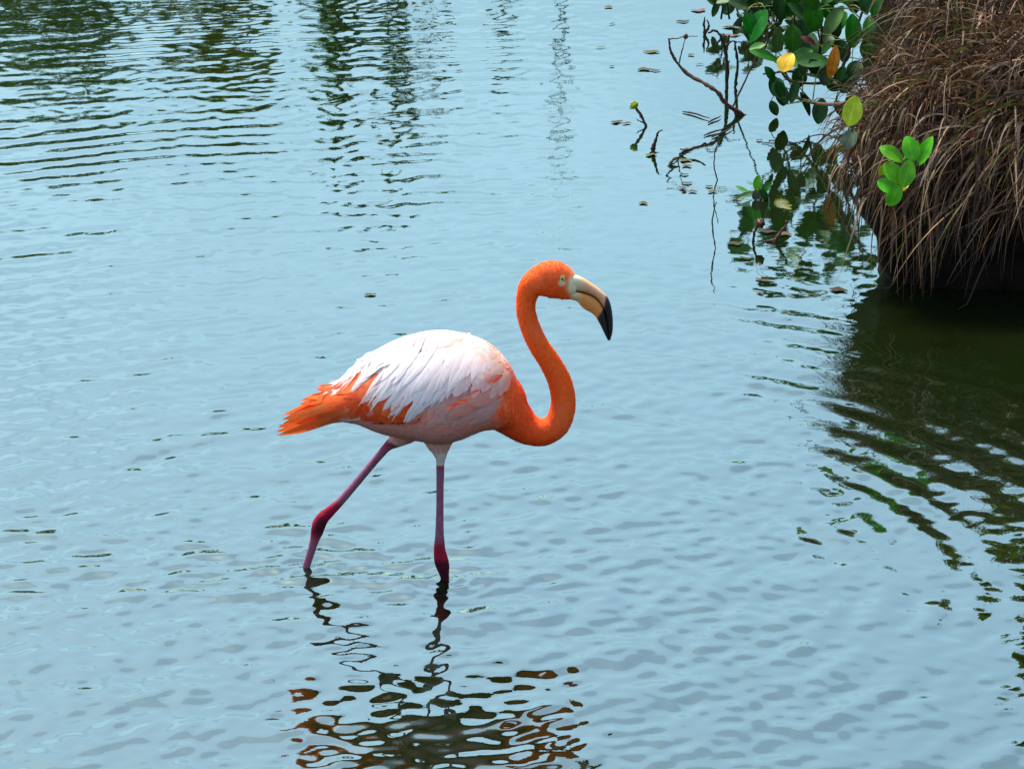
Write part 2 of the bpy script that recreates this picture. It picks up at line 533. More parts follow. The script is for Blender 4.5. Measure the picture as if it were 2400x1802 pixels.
# near leg: plumed thigh, tibia, ankle joint, shank down into the mud
NEARLEG = [(1030, 985, 66, LAT * .4), (1029, 1020, 44, LAT * .75), (1031, 1052, 24, LAT * .9), (1033, 1072, 13.5, LAT), (1032, 1084, 10.6, LAT), (1031.5, 1120, 9.8, LAT), (1031, 1180, 9.6, LAT), (1030.5, 1235, 10.3, LAT),
           (1030, 1265, 12.3, LAT), (1030.5, 1292, 15, LAT), (1034, 1312, 17.5, LAT), (1038, 1328, 16.5, LAT), (1041, 1344, 12.5, LAT), (1044, 1360, 10.5, LAT), (1052, 1400, 9.5, LAT), (1066, 1470, 9, LAT), (1072, 1530, 9, LAT)]
FARLEG = [(968, 985, 52, -LAT * .4), (945, 1016, 30, -LAT * .7), (927, 1033, 18, -LAT * .9), (912, 1043, 12.5, -LAT), (900, 1055, 10.6, -LAT), (870, 1090, 9.8, -LAT), (835, 1132, 9.8, -LAT), (800, 1172, 10.6, -LAT), (778, 1194, 12.5, -LAT),
          (758, 1212, 15.5, -LAT), (748, 1228, 17, -LAT), (743, 1246, 15.5, -LAT), (737, 1266, 11.5, -LAT), (731, 1286, 10.4, -LAT), (724, 1308, 10, -LAT), (716, 1334, 9.5, -LAT), (704, 1380, 9.2, -LAT), (690, 1440, 9, -LAT), (684, 1480, 9, -LAT)]
add(acc, chain(NEARLEG, sub=5, nseg=16))
add(acc, chain(FARLEG, sub=5, nseg=16))

tmp = bpy.data.objects.new("tmp", mesh_from("tmp", acc[0], acc[1]))
col.objects.link(tmp)
md = tmp.modifiers.new("r", 'REMESH'); md.mode = 'VOXEL'; md.voxel_size = 0.0042
sm = tmp.modifiers.new("s", 'SMOOTH'); sm.factor = 0.5; sm.iterations = 5
dg = bpy.context.evaluated_depsgraph_get()
body_me = bpy.data.meshes.new_from_object(tmp.evaluated_get(dg))
bpy.data.objects.remove(tmp)
body_me.name = "body"

# plumage colour of every vertex, read off in the bird's own plane (x along, z up)
nv = len(body_me.vertices)
co = np.empty(nv * 3, np.float32); body_me.vertices.foreach_get("co", co); co = co.reshape(-1, 3)
# invert at_y for the spine plane: picture coordinates of the point's side view
dz = co[:, 2] - CAM.z
dY = YC
fw = dY * math.cos(PITCH) - dz * math.sin(PITCH)
PX = 1200 + (co[:, 0] / fw) / K
PY = 901 - ((dY * math.sin(PITCH) + dz * math.cos(PITCH)) / fw) / K


def lerp(a, b, t):
    return a + (b - a) * t[:, None]


ORANGE = np.array([.88, .120, .016]); RED = np.array([.80, .060, .008]); WHITE = np.array([.86, .80, .78]); PEACH = np.array([.86, .42, .26])
PINK = np.array([.74, .29, .22]); PINKGREY = np.array([.70, .34, .28]); SALMON = np.array([.90, .185, .055])
MAUVE = np.array([.24, .085, .135]); CRIM = np.array([.26, .008, .028]); DARK = np.array([.035, .006, .014]); THIGH = np.array([.55, .48, .40])
C = np.tile(ORANGE, (nv, 1))
n1 = vnoise(co[:, 0] * 1.0, co[:, 2] + co[:, 1] * 0.7, 301, 16, 0.02, 0.09)
n2 = vnoise(co[:, 0] * 0.7, co[:, 2] * 1.0 + co[:, 1], 302, 16, 0.06, 0.3)
jit = n1 * 7 + n2 * 8
# neck: a little paler behind, redder crown
C = lerp(C, np.tile(RED, (nv, 1)), np.clip(np.exp(-(((PX - 1292) / 34) ** 2 + ((PY - 640) / 24) ** 2)) * 0.9, 0, 1))
C = lerp(C, np.tile(SALMON, (nv, 1)), 0.5 * sstep(-0.3, 1.2, n2))
C = lerp(C, np.tile(RED, (nv, 1)), 0.75 * np.exp(-(((PX - 1235) / 60) ** 2 + ((PY - 1000) / 55) ** 2)))
trunkm = sstep(1222, 1150, PX + jit * 1.2 + (PY - 900) * 0.45)
trunkm = np.where((PY < 770) | ((PX > 1196) & (PY < 838)), 0, trunkm)
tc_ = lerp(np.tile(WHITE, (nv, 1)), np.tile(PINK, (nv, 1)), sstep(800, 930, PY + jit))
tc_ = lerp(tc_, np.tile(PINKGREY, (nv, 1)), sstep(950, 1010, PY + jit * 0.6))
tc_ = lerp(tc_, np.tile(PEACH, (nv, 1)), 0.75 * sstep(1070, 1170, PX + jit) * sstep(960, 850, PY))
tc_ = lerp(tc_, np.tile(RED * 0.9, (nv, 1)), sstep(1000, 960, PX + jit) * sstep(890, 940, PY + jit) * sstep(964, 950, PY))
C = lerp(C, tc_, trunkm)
# legs
leg = (PY > 1026) & (PX < 1110)
thg = sstep(1030, 1046, PY + jit * 0.3) * (PX < 1110)
C = lerp(C, np.tile(THIGH, (nv, 1)), thg)
nearm = PX > 975
t_l = np.where(nearm, sstep(1074, 1080, PY + n1), sstep(1036, 1044, PY + (912 - PX) * 0.55))
t_l = np.where(leg, t_l, 0)
lc = np.tile(MAUVE, (nv, 1))
lc = lerp(lc, np.tile(CRIM, (nv, 1)), np.where(nearm, sstep(1092, 1078, PY), sstep(1066, 1044, PY)) * 0.75)
lc = lerp(lc, np.tile(CRIM, (nv, 1)), np.where(nearm, sstep(1236, 1272, PY), sstep(1176, 1200, PY) * sstep(1292, 1250, PY)))
dk = np.where(nearm, sstep(1288, 1306, PY + n1 * 2), sstep(1206, 1236, PY + n1 * 3) * sstep(1274, 1250, PY) * sstep(730, 750, PX + (PY - 1230) * .25))
lc = lerp(lc, np.tile(DARK, (nv, 1)), dk * 0.92)
lc = lerp(lc, np.tile(CRIM * 0.5, (nv, 1)), np.where(nearm, sstep(1338, 1350, PY), 0))
C = lerp(C, lc, t_l)
# pale bare skin between eye and bill
lore = np.exp(-(((PX - 1344) / 15) ** 2 + ((PY - 665) / 24) ** 2) ** 2)
lore = np.maximum(lore, 0.9 * np.exp(-(((PX - 1318) / 9) ** 2 + ((PY - 654) / 8) ** 2) ** 2))
C = lerp(C, np.tile(np.array([.66, .60, .34]), (nv, 1)), np.clip(lore * 1.1, 0, 1))
C = np.clip(C, 0, 1)
a_ = body_me.color_attributes.new("Col", 'FLOAT_COLOR', 'POINT')
c4 = np.ones((nv, 4), np.float32); c4[:, :3] = C
a_.data.foreach_set("color", c4.ravel())
body_me.polygons.foreach_set("use_smooth", [True] * len(body_me.polygons))
body_me.materials.clear()
body_me.materials.append(mat_vcol("plumage", 0.85, 0.10, 0.16, (1.0, 1.0, 0.45), 110.0, 0.6))
obj("body", body_me, bird)

# short plumes that break up the smooth skin of head, neck, breast and belly
nor_ = np.empty(nv * 3, np.float32); body_me.vertices.foreach_get("normal", nor_); nor_ = nor_.reshape(-1, 3)
gd = np.random.default_rng(5)
ok_ = np.where((PY < 1042) & ~((PX > 1325) & (PY < 720)) & ((PX - 1318) ** 2 + (PY - 653) ** 2 > 130))[0]
wgt = np.where(PX[ok_] > 1120, 1.0, .6); wgt /= wgt.sum()
pk = gd.choice(ok_, 26000, p=wgt)
ND = len(pk)
nsm = np.array([[a[0], a[1]] for a in catmull([q[:2] for q in NECK], 6)])
ntg = np.gradient(nsm, axis=0); ntg /= np.linalg.norm(ntg, axis=1)[:, None]
d2 = (PX[pk][:, None] - nsm[None, :, 0]) ** 2 + (PY[pk][:, None] - nsm[None, :, 1]) ** 2
k_ = d2.argmin(1)
fl = np.stack([-ntg[k_, 0], np.zeros(ND), ntg[k_, 1]], 1)            # down the neck, towards the body
on_trunk = PX[pk] < 1175
fl[on_trunk] = (-.85, 0, -.5)
nn_ = nor_[pk]
fl = fl + gd.normal(0, .22, (ND, 3))
fl -= nn_ * (fl * nn_).sum(1)[:, None]
fl /= np.linalg.norm(fl, axis=1)[:, None] + 1e-9
sd2 = np.cross(fl, nn_)
ln_ = gd.uniform(.006, .012, (ND, 1)) * np.where(PY[pk] < 720, .6, 1.0)[:, None]
wd_ = gd.uniform(.0009, .0018, (ND, 1))
b0_ = co[pk] - nn_ * .0006
vd = np.stack([b0_ - sd2 * wd_, b0_ + sd2 * wd_, b0_ + fl * ln_ * .65 + sd2 * wd_ * .9 + nn_ * .0012, b0_ + fl * ln_ + nn_ * .0019, b0_ + fl * ln_ * .65 - sd2 * wd_ * .9 + nn_ * .0012], 1).reshape(-1, 3)
fd = np.arange(ND * 5).reshape(-1, 5)
cd = np.repeat(np.clip(C[pk] * gd.uniform(1.0, 1.18, (ND, 1)), 0, 1), 5, 0)
dw = obj("down", mesh_from("down", vd.tolist(), fd.tolist(), mat_vcol("down_plumes", .85, .08, .05, (1, 1, 1), 60, .05, trans=.2), cols=cd), bird)
dw["kind"] = "stuff"

# ---- bill: two mandibles, each lofted between its upper and lower edge line
MOUTH = [(1343, 682), (1362, 685), (1382, 691), (1398, 700), (1409, 713), (1417, 729), (1422, 750), (1425, 775), (1427, 797)]
TOPL = [(1338, 642), (1358, 647), (1382, 661), (1405, 678), (1423, 695), (1432, 717), (1436, 745), (1436, 775), (1430, 799)]
LOWL = [(1336, 702), (1352, 707), (1362, 718), (1373, 727), (1385, 733), (1396, 743), (1407, 762), (1417, 783), (1425, 799)]
HWB = [.021, .020, .0185, .017, .0155, .014, .0115, .0085, .0035]


def is_black(x, y):
    edge = 1419 - (y - 700) * 0.42 - 9 * max(0, 1 - abs(y - 722) / 22) * -0.6
    return 1 / (1 + math.exp(-(x - edge) / 0.9))


def mandible(a, b, hw, base_col, flip, gap):
    A = catmull(a, 6); B = catmull(b, 6); H = [h[0] for h in catmull([(h,) for h in hw], 6)]
    n = 24
    verts, faces, cols = [], [], []
    for i in range(len(A)):
        ax, ay = A[i]; bx, by = B[i]
        for k in range(n):
            an = 2 * math.pi * k / n
            s = 0.5 + 0.5 * math.sin(an)
            if gap > 0: s = s * (1 - gap)
            # squarer section, sharper at the cutting edge
            px_, py_ = bx + (ax - bx) * (s if flip else s), by + (ay - by) * s
            w = math.copysign(abs(math.cos(an)) ** 0.8, math.cos(an)) * H[i]
            verts.append(at_y(px_, py_, YC + w))
            t = i / (len(A) - 1)
            c = np.array(base_col(px_, py_, s, t))
            kbl = is_black(px_, py_)
            cols.append(c * (1 - kbl) + np.array([.008, .008, .010]) * kbl)
    m = len(A)
    for i in range(m - 1):
        for k in range(n):
            k2 = (k + 1) % n
            faces.append((i * n + k, i * n + k2, (i + 1) * n + k2, (i + 1) * n + k))
    faces.append(tuple(range(n))[::-1]); faces.append(tuple((m - 1) * n + k for k in range(n)))
    return verts, faces, cols


def col_up(x, y, s, t):
    pale = np.array([.66, .60, .36]); peach = np.array([.72, .38, .20]); yel = np.array([.74, .36, .07])
    c = pale + (peach - pale) * min(1, max(0, (x - 1352) / 22))
    e = max(0, 1 - abs(s - 0.12) / 0.10) + max(0, 1 - abs(s - 0.88) / 0.12) * 0.8
    c = c + (yel - c) * min(1, e) * min(1, max(0, (x - 1356) / 12))
    return c + (np.array([.09, .02, .03]) - c) * max(0, min(1, (.075 - s) / .03)) * (x > 1350)


def col_low(x, y, s, t):
    pale = np.array([.60, .46, .24]); org = np.array([.68, .26, .06])
    c = pale + (org - pale) * min(1, max(0, (x - 1350) / 18))
    return c + (np.array([.09, .02, .03]) - c) * max(0, min(1, (s - .93) / .03)) * (x > 1350)


horn = mat_vcol("horn", 0.55, 0.25, 0.06, (1, 1, 1), 90.0, 0.08)
v, f, c = mandible(TOPL, MOUTH, HWB, col_up, False, 0.0)
v = [p for p in v]
tag(obj("upper_beak", mesh_from("upper_beak", v, f, horn, cols=c), bird), "pale yellow and peach upper bill with hooked black tip")
v, f, c = mandible(MOUTH, LOWL, [h * 0.92 for h in HWB], col_low, True, -0.03)
tag(obj("lower_beak", mesh_from("lower_beak", v, f, horn, cols=c), bird), "orange lower bill with black tip")
slit = mat_plain("dark_slit", (.10, .025, .03), 0.6)
for sgn in (-1, 1):
    pts = [(1362, 671.5), (1372, 674), (1384, 679.5), (1396, 686.5)]
    hwl = [.0168, .0163, .0157, .0150]
    P3 = [at_y(p[0], p[1], YC + sgn * h) for p, h in zip(pts, hwl)]
    v, f = sweep(P3, [.0007, .0016, .0016, .0006], 8)
    obj("nostril", mesh_from("nostril", v, f, slit), bird)

# ---- eyes
bvh_body = BVHTree.FromPolygons([v_.co.copy() for v_ in body_me.vertices], [tuple(p.vertices) for p in body_me.polygons])
hit = bvh_body.ray_cast(CAM, ray(1318, 653).normalized())[0]
iris = mat_plain("iris", (.62, .50, .12), 0.25, 0.6, 0.05)
pupil = mat_plain("pupil", (.01, .01, .01), 0.1, 0.7, 0.0)


def ball(c, r, flat=0.5, n=10):
    bm = bmesh.new()
    bmesh.ops.create_uvsphere(bm, u_segments=16, v_segments=n, radius=r)
    v = [Vector((p.co.x, p.co.y * flat, p.co.z)) + c for p in bm.verts]
    bm.verts.index_update()
    f = [tuple(q.index for q in fc.verts) for fc in bm.faces]
    bm.free()
    return v, f


for sgn in (-1, 1):
    c = Vector((hit.x, hit.y + 0.0010, hit.z)) if sgn < 0 else Vector((hit.x, 2 * YC - hit.y - 0.0010, hit.z))
    v, f = ball(c, 0.0072, 0.55)
    e = obj("eye", mesh_from("eye", v, f, iris), bird)
    v, f = ball(c + Vector((0, sgn * 0.0026, 0)), 0.0032, 0.6)
    obj("pupil", mesh_from("pupil", v, f, pupil), e)
    ring = [c + Vector((math.cos(t) * 0.0075, sgn * 0.0012, math.sin(t) * 0.0068)) for t in np.linspace(0, 2 * math.pi, 21)]
    v, f = sweep(ring, [.0013] * 21, 6)
    obj("eyelid", mesh_from("eyelid", v, f, mat_plain("eyelid", (.40, .28, .08), 0.6)), e)

# ---- webbed feet in the mud
footm = mat_plain("foot_skin", (.30, .06, .10), 0.6)
for base in (at_y(1072, 1528, YC + LAT), at_y(684, 1478, YC - LAT)):
    z0 = -0.222
    acc = ([], [])
    heel = Vector((base.x, base.y, z0 + 0.012))
    tips = [Vector((base.x + 0.085 * math.cos(a), base.y + 0.085 * math.sin(a), z0)) for a in (-0.55, 0, 0.55)]
    for tp in tips:
        add(acc, sweep([heel, heel.lerp(tp, .5) + Vector((0, 0, .003)), tp], [.009, .006, .003], 8))
    o = len(acc[0])
    acc[0].extend([heel, tips[0], (tips[0] + tips[1]) / 2 - Vector((.01, 0, 0)), tips[1], (tips[1] + tips[2]) / 2 - Vector((.01, 0, 0)), tips[2]])
    acc[1].extend([(o, o + 1, o + 2), (o, o + 2, o + 3), (o, o + 3, o + 4), (o, o + 4, o + 5)])
    obj("foot", mesh_from("foot", acc[0], acc[1], footm), bird)

# ---- feathers laid on the trunk in overlapping rows
bvh_trunk = BVHTree.FromPolygons(trunk_v, trunk_f)
FM = mat_vcol("feather", 0.75, 0.2, 0.10, (60, 2.2, 1), 1.0, 0.3, uv=True, sheen=0.1, trans=0.30)


def surf(px, py, lift):
    d = ray(px, py).normalized()
    h, n, _, _ = bvh_trunk.ray_cast(CAM, d)
    if h is None:
        p = at_y(px, py, YC - 0.02)
        q, n, _, _ = bvh_trunk.find_nearest(p)
        pl = at_y(px, py, min(q.y, YC - 0.010))
        return pl + Vector((0, -1, 0)) * lift, Vector((0, -1, 0.15)).normalized(), False
    if n.dot(d) > 0: n = -n
    return h + n * lift, n, True


def feather(p0, p1, w, c0, c1, lift0, lift1, bend=0.0, tip=0.5, seed=0, inside=False):
    """p0 base, p1 tip in picture pixels; w full width px; colours base->tip; returns verts, faces, cols, uvs"""
    n = 8
    if inside:
        for _ in range(8):
            if all(surf(p0[0] + (p1[0] - p0[0]) * t - 4, p0[1] + (p1[1] - p0[1]) * t - 7, 0)[2] for t in (0, .2, .4, .6)): break
            p0 = (p0[0] + 7, p0[1] + 7); p1 = (p1[0] + 2, p1[1] + 4)
    dx, dy = p1[0] - p0[0], p1[1] - p0[1]
    ln = math.hypot(dx, dy)
    nx, ny = -dy / ln, dx / ln
    cen, nor = [], []
    prevy = None
    for i in range(n + 1):
        t = i / n
        b = bend * 4 * t * (1 - t)
        x, y = p0[0] + dx * t + nx * b, p0[1] + dy * t + ny * b
        p, nn, ok = surf(x, y, lift0 + (lift1 - lift0) * t)
        if not ok and prevy is not None:
            p = at_y(x, y, prevy + (YC - 0.012 - prevy) * 0.30)
            nn = (nor[-1] * 0.8 + Vector((0, -1, 0.2)) * 0.2).normalized()
        prevy = p.y
        cen.append(p); nor.append(nn)
    r = random.Random(seed)
    verts, cols, uvs, faces = [], [], [], []
    notch = [1.0] * (n + 1)
    for _ in range(2):
        notch[r.randint(3, n - 1)] *= r.uniform(0.72, 1.0)
    seedu = r.uniform(0, 50)
    for i in range(n + 1):
        t = i / n
        tg = (cen[min(i + 1, n)] - cen[max(i - 1, 0)]).normalized()
        side = tg.cross(nor[i]).normalized()
        prof = min(1.0, (0.25 + t / 0.35)) * (max(0.0, 1 - ((t - tip) / (1 - tip)) ** 2) ** 0.6 if t > tip else 1)
        hwid = 0.5 * w * SB * max(prof, 0.03) * notch[i]
        for k, u in enumerate((-1, -0.5, 0, 0.5, 1)):
            verts.append(cen[i] + side * (u * hwid) + nor[i] * ((1 - u * u) * 0.08 * hwid))
            cc = np.array(c0) * (1 - t) + np.array(c1) * t
            cols.append(cc)
            uvs.append((u * 0.5 + 0.5 + seedu, t + seedu))
    for i in range(n):
        for k in range(4):
            a = i * 5 + k
            faces.append((a, a + 1, a + 6, a + 5))
    return verts, faces, cols, uvs


wings = [obj("wing", mesh_from("wing", *sweep([at_y(1160, 880, YC + s * 0.070), at_y(1060, 880, YC + s * 0.095), at_y(940, 910, YC + s * 0.080), at_y(840, 940, YC + s * 0.040)], [.012, .020, .018, .008], 12, 0.6),
                        mat_plain("wing_down", (.70, .42, .36), 0.8)), bird) for s in (-1, 1)]
tail_v, tail_f = sweep([at_y(860, 935, YC), at_y(800, 945, YC), at_y(750, 960, YC)], [.030, .024, .010], 12, 0.9)
tail = obj("tail", mesh_from("tail", tail_v, tail_f, mat_plain("tail_down", (.75, .20, .08), 0.8)), bird)

rf = random.Random(3)
W_ = (.92, .86, .82); PW = (.86, .64, .56); PE = (.86, .45, .28); PK = (.78, .32, .25); OR = (.88, .125, .018); RD = (.82, .07, .008); YO = (.90, .19, .03); PG = (.72, .37, .31)


def mixc(a, b, t):
    return tuple(x + (y - x) * t for x, y in zip(a, b))


FE = []        # (base, tip, width, c0, c1, lift0, lift1, bend, tipshape, owner)
# tail and wing-tip plumes, deep orange
for (bx, by, tx, ty, w, c) in [(850, 905, 742, 912, 22, OR), (845, 912, 702, 948, 22, OR), (850, 925, 662, 983, 22, YO), (850, 930, 664, 992, 20, OR), (855, 940, 650, 1012, 24, OR), (862, 950, 648, 1021, 24, YO),
                           (870, 945, 690, 990, 24, OR), (870, 955, 700, 1004, 22, YO), (880, 962, 735, 996, 20, PW), (850, 918, 720, 932, 18, YO), (860, 930, 735, 955, 22, OR), (868, 940, 752, 968, 24, RD),
                           (875, 950, 770, 982, 24, OR), (885, 968, 760, 990, 16, PW), (872, 930, 765, 935, 24, OR), (880, 940, 790, 960, 26, RD), (885, 925, 780, 915, 20, YO), (870, 905, 770, 898, 18, PW)]:
    FE.append(((bx, by), (tx, ty), w, c, mixc(c, YO, 0.5) if c != PW else PW, .004, .006, rf.uniform(-5, 3), 0.55, 'tail'))
# red-orange flight feathers along the lower edge of the folded wing
for i in range(22):
    t = i / 21
    bx, by = 905 + 95 * t, 905 + 40 * t + rf.uniform(-4, 4)
    tx, ty = 798 + 150 * t + rf.uniform(-6, 6), 968 + 22 * min(1, t * 2.2) + rf.uniform(-8, 3)
    c = [RD, OR, RD, YO][i % 4] if i % 7 else PE
    FE.append(((bx, by), (tx, min(ty, 991)), rf.uniform(22, 30), c, mixc(c, RD, 0.6), .005, .009, rf.uniform(-4, 6), 0.6, 'wing'))
for i in range(16):
    t = i / 15
    bx, by = 870 + 60 * t, 870 + 40 * t + rf.uniform(-5, 5)
    tx, ty = 775 + 120 * t + rf.uniform(-6, 6), 915 + 65 * t + rf.uniform(-10, 6)
    c = [OR, RD, OR, YO][i % 4]
    FE.append(((bx, by), (tx, ty), rf.uniform(22, 28), mixc(c, PE, .3), c, .006, .010, rf.uniform(-4, 6), 0.6, 'wing'))
# black flight feathers, just showing below the red ones
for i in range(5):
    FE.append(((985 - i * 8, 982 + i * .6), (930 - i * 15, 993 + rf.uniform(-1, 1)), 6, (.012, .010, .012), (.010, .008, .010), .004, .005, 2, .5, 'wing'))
# flank plumes under the wing
for i in range(34):
    tx = rf.uniform(985, 1130); ty = 1000 - (tx - 985) * 0.10 + rf.uniform(-38, 8)
    bx, by = tx + rf.uniform(45, 70), ty - rf.uniform(28, 48)
    FE.append(((bx, by), (tx, ty), rf.uniform(18, 26), mixc(PG, PK, rf.random()), mixc(PG, PW, rf.uniform(0, .5)), .002, .005, rf.uniform(-3, 3), 0.5, 'wing'))
# long white scapulars hanging over the wing
TIPS = [(785, 888), (805, 905), (822, 925), (838, 912), (852, 940), (868, 952), (884, 940), (898, 962), (912, 975), (925, 962), (940, 984), (952, 990), (962, 972), (978, 968), (992, 960), (1008, 958), (1024, 950), (1040, 944), (1056, 934), (1072, 926), (1090, 915)]
for lay in range(4):
    for i, (tx, ty) in enumerate(TIPS):
        k = lay / 3
        jx, jy = rf.uniform(-9, 9), rf.uniform(-9, 9)
        ex, ey = tx + 50 * k + jx, ty - 50 * k + jy
        L_ = rf.uniform(95, 150)
        ang = R(138 - 14 * (i / 20) + rf.uniform(-6, 6) - 6 * k) if ex < 960 else R(128 - 18 * ((ex - 960) / 130) + rf.uniform(-6, 6))
        bx, by = ex - math.cos(ang) * L_, ey - math.sin(ang) * L_
        bx = min(bx, 1140); by = max(by, float(np.interp(bx, [q[0] for q in TRUNK], [q[1] for q in TRUNK])) + 12)
        tint = mixc(W_, PW, max(0, min(1, (ex - 960) / 160 + rf.uniform(-.1, .35))))
        FE.append(((bx, by), (ex, ey), rf.uniform(15, 27), tint, mixc(tint, W_, .5), .006 + .003 * lay, .012 + .0035 * lay, rf.uniform(-6, 6), 0.35, 'wing'))
# thin loose strands
for i in range(24):
    tx, ty = TIPS[rf.randint(0, 13)]
    ex, ey = tx + rf.uniform(-12, 10), ty + rf.uniform(-4, 14)
    FE.append(((ex + rf.uniform(40, 60), ey - rf.uniform(50, 75)), (ex, min(ey, 992)), rf.uniform(3, 6), W_, mixc(W_, YO, rf.choice([0, 0, .5])), .017, .017, rf.uniform(-5, 5), 0.2, 'wing'))
# small coverts of the shoulder, rows from the back forward
for row in range(9):
    for j in range(10):
        u = row / 8; v_ = (j + 0.5 * (row % 2)) / 9.5
        tx = 1010 + 150 * u + 6 * math.sin(v_ * 3) + rf.uniform(-5, 5)
        ty = 812 + 22 * u * u + (122 - 20 * u) * v_ + rf.uniform(-5, 5)
        if tx > 1172 - abs(ty - 890) * 0.25: continue
        L_ = rf.uniform(40, 60)
        ang = R(165 - 55 * v_ + rf.uniform(-8, 8))
        bx, by = tx - math.cos(ang) * L_, ty - math.sin(ang) * L_
        if not surf(bx + 9, by - 9, 0)[2]: continue
        c = mixc(W_, PE, min(1, max(0, u * 1.1 - v_ * .25 + rf.uniform(-.3, .25))))
        c = mixc(c, PK, min(1, max(0, (v_ - .55) * u * 2.2)))
        if rf.random() < .10: c = mixc(c, OR, .5)
        FE.append(((bx, by), (tx, ty), rf.uniform(19, 27), mixc(c, PE, .35), mixc(c, W_, .30), .010 + .001 * row, .015 + .001 * row, rf.uniform(-3, 3), 0.45, 'wing'))
# the orange accents at the bend of the wing
for (bx, by, tx, ty, w) in [(1164, 884, 1142, 902, 11), (1156, 892, 1136, 903, 8), (1092, 934, 1060, 947, 7), (1074, 944, 1044, 955, 6), (1118, 915, 1096, 928, 6)]:
    FE.append(((bx, by), (tx, ty), w, RD, mixc(OR, PK, .4), .044, .052, 2, 0.5, 'wing'))
for i in range(20):
    u = i / 19
    tx, ty = 1165 - 120 * u + rf.uniform(-5, 5), 915 + 58 * u + rf.uniform(-4, 8)
    if tx > 1138: continue
    FE.append(((tx + rf.uniform(40, 55), ty - rf.uniform(25, 40)), (tx, ty), rf.uniform(18, 26), mixc(PK, SALMON.tolist(), .4), mixc(PK, PW, rf.uniform(.1, .5)), .014, .018, rf.uniform(-3, 3), 0.45, 'wing'))

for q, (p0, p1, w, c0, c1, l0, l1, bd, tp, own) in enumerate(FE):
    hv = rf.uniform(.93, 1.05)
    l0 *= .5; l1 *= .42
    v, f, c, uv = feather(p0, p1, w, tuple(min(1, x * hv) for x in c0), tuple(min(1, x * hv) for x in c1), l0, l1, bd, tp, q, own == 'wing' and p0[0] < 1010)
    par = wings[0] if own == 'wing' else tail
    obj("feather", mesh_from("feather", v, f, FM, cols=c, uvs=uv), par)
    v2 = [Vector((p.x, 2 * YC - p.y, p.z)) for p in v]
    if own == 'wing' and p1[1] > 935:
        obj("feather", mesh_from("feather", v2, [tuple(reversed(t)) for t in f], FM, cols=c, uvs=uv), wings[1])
    elif own == 'tail':
        obj("feather", mesh_from("feather", v2, [tuple(reversed(t)) for t in f], FM, cols=c, uvs=uv), tail)
# broad white plumes along the ridge of the back, laid from above
def surf_top(x, y):
    h, n, _, _ = bvh_trunk.ray_cast(Vector((x, y, 3)), Vector((0, 0, -1)))
    if h is None: return None, None
    return h, (n if n.z > 0 else -n)


x_a, x_b = at_y(800, 880, YC).x, at_y(1105, 830, YC).x
for row in range(15):
    for lane in (-3, -2, -1, 0, 1, 2, 3):
        u = row / 14
        xb = x_b + (x_a - x_b) * u + rf.uniform(-.008, .008)
        ln = rf.uniform(.075, .11)
        yl = lane * .017 * (1.0 - .35 * u) + rf.uniform(-.004, .004)
        pts, nors = [], []
        for i in range(9):
            t = i / 8
            h_, n_ = surf_top(xb - ln * t, YC + yl * (1 + .15 * t))
            if h_ is None: break
            pts.append(h_ + n_ * (-.0015 + .005 * t)); nors.append(n_)
        if len(pts) < 9: continue
        cc = mixc(W_, PW, max(0, min(1, .9 - u * 4 + rf.uniform(-.3, .3))))
        verts, cols, uvs, faces = [], [], [], []
        hw0 = rf.uniform(.011, .016); su = rf.uniform(0, 50)
        for i in range(9):
            t = i / 8
            hw_ = hw0 * min(1, .35 + t / .4) * (max(0, 1 - ((t - .45) / .55) ** 2) ** .6 if t > .45 else 1) + .0004
            sd_ = Vector((-1, 0, 0)).cross(nors[i]).normalized()
            for uu in (-1, -.5, 0, .5, 1):
                verts.append(pts[i] + sd_ * (uu * hw_) + nors[i] * ((1 - uu * uu) * .08 * hw_)); cols.append(cc); uvs.append((uu * .5 + .5 + su, t + su))
        for i in range(8):
            for k in range(4):
                a = i * 5 + k
                faces.append((a, a + 1, a + 6, a + 5))
        obj("feather", mesh_from("feather", verts, faces, FM, cols=cols, uvs=uvs), tail)
print("feathers", len(FE))

# ------------------------------------------------------------------ the bank on the right: an undercut mound
OUT = np.array([(9, 11.3), (5, 11.55), (3, 11.68), (2.2, 11.72), (1.7, 11.70), (1.38, 11.69), (1.20, 11.70), (1.08, 11.76), (1.035, 11.88), (1.05, 12.1), (1.13, 12.5), (1.30, 13.1), (1.42, 13.9), (1.45, 14.8), (1.40, 15.6), (1.5, 16.6), (2.2, 18.0), (4.0, 20.0), (6.5, 22.0)])
OUTS = np.array(catmull([tuple(p) for p in OUT], 8))
PROF_O = np.array([0.0, 0.05, 0.16, 0.35, 0.7, 1.3, 2.6])
PROF_Z = np.array([0.30, 0.42, 0.52, 0.60, 0.68, 0.74, 0.80])


def bank_dist(x, y):
    """distance to the outline, positive inland"""
    best = np.full(x.shape, 1e9); sg = np.ones(x.shape)
    A, B = OUTS[:-1], OUTS[1:]
    for a, b in zip(A, B):
        d = b - a
        t = np.clip(((x - a[0]) * d[0] + (y - a[1]) * d[1]) / (d @ d), 0, 1)
        ex, ey = x - a[0] - t * d[0], y - a[1] - t * d[1]
        r = np.hypot(ex, ey)
        s = np.where(d[0] * ey - d[1] * ex < 0, 1.0, -1.0)     # the outline runs right to left, land on its right hand
        m = r < best
        best = np.where(m, r, best); sg = np.where(m, s, sg)
    return best * sg


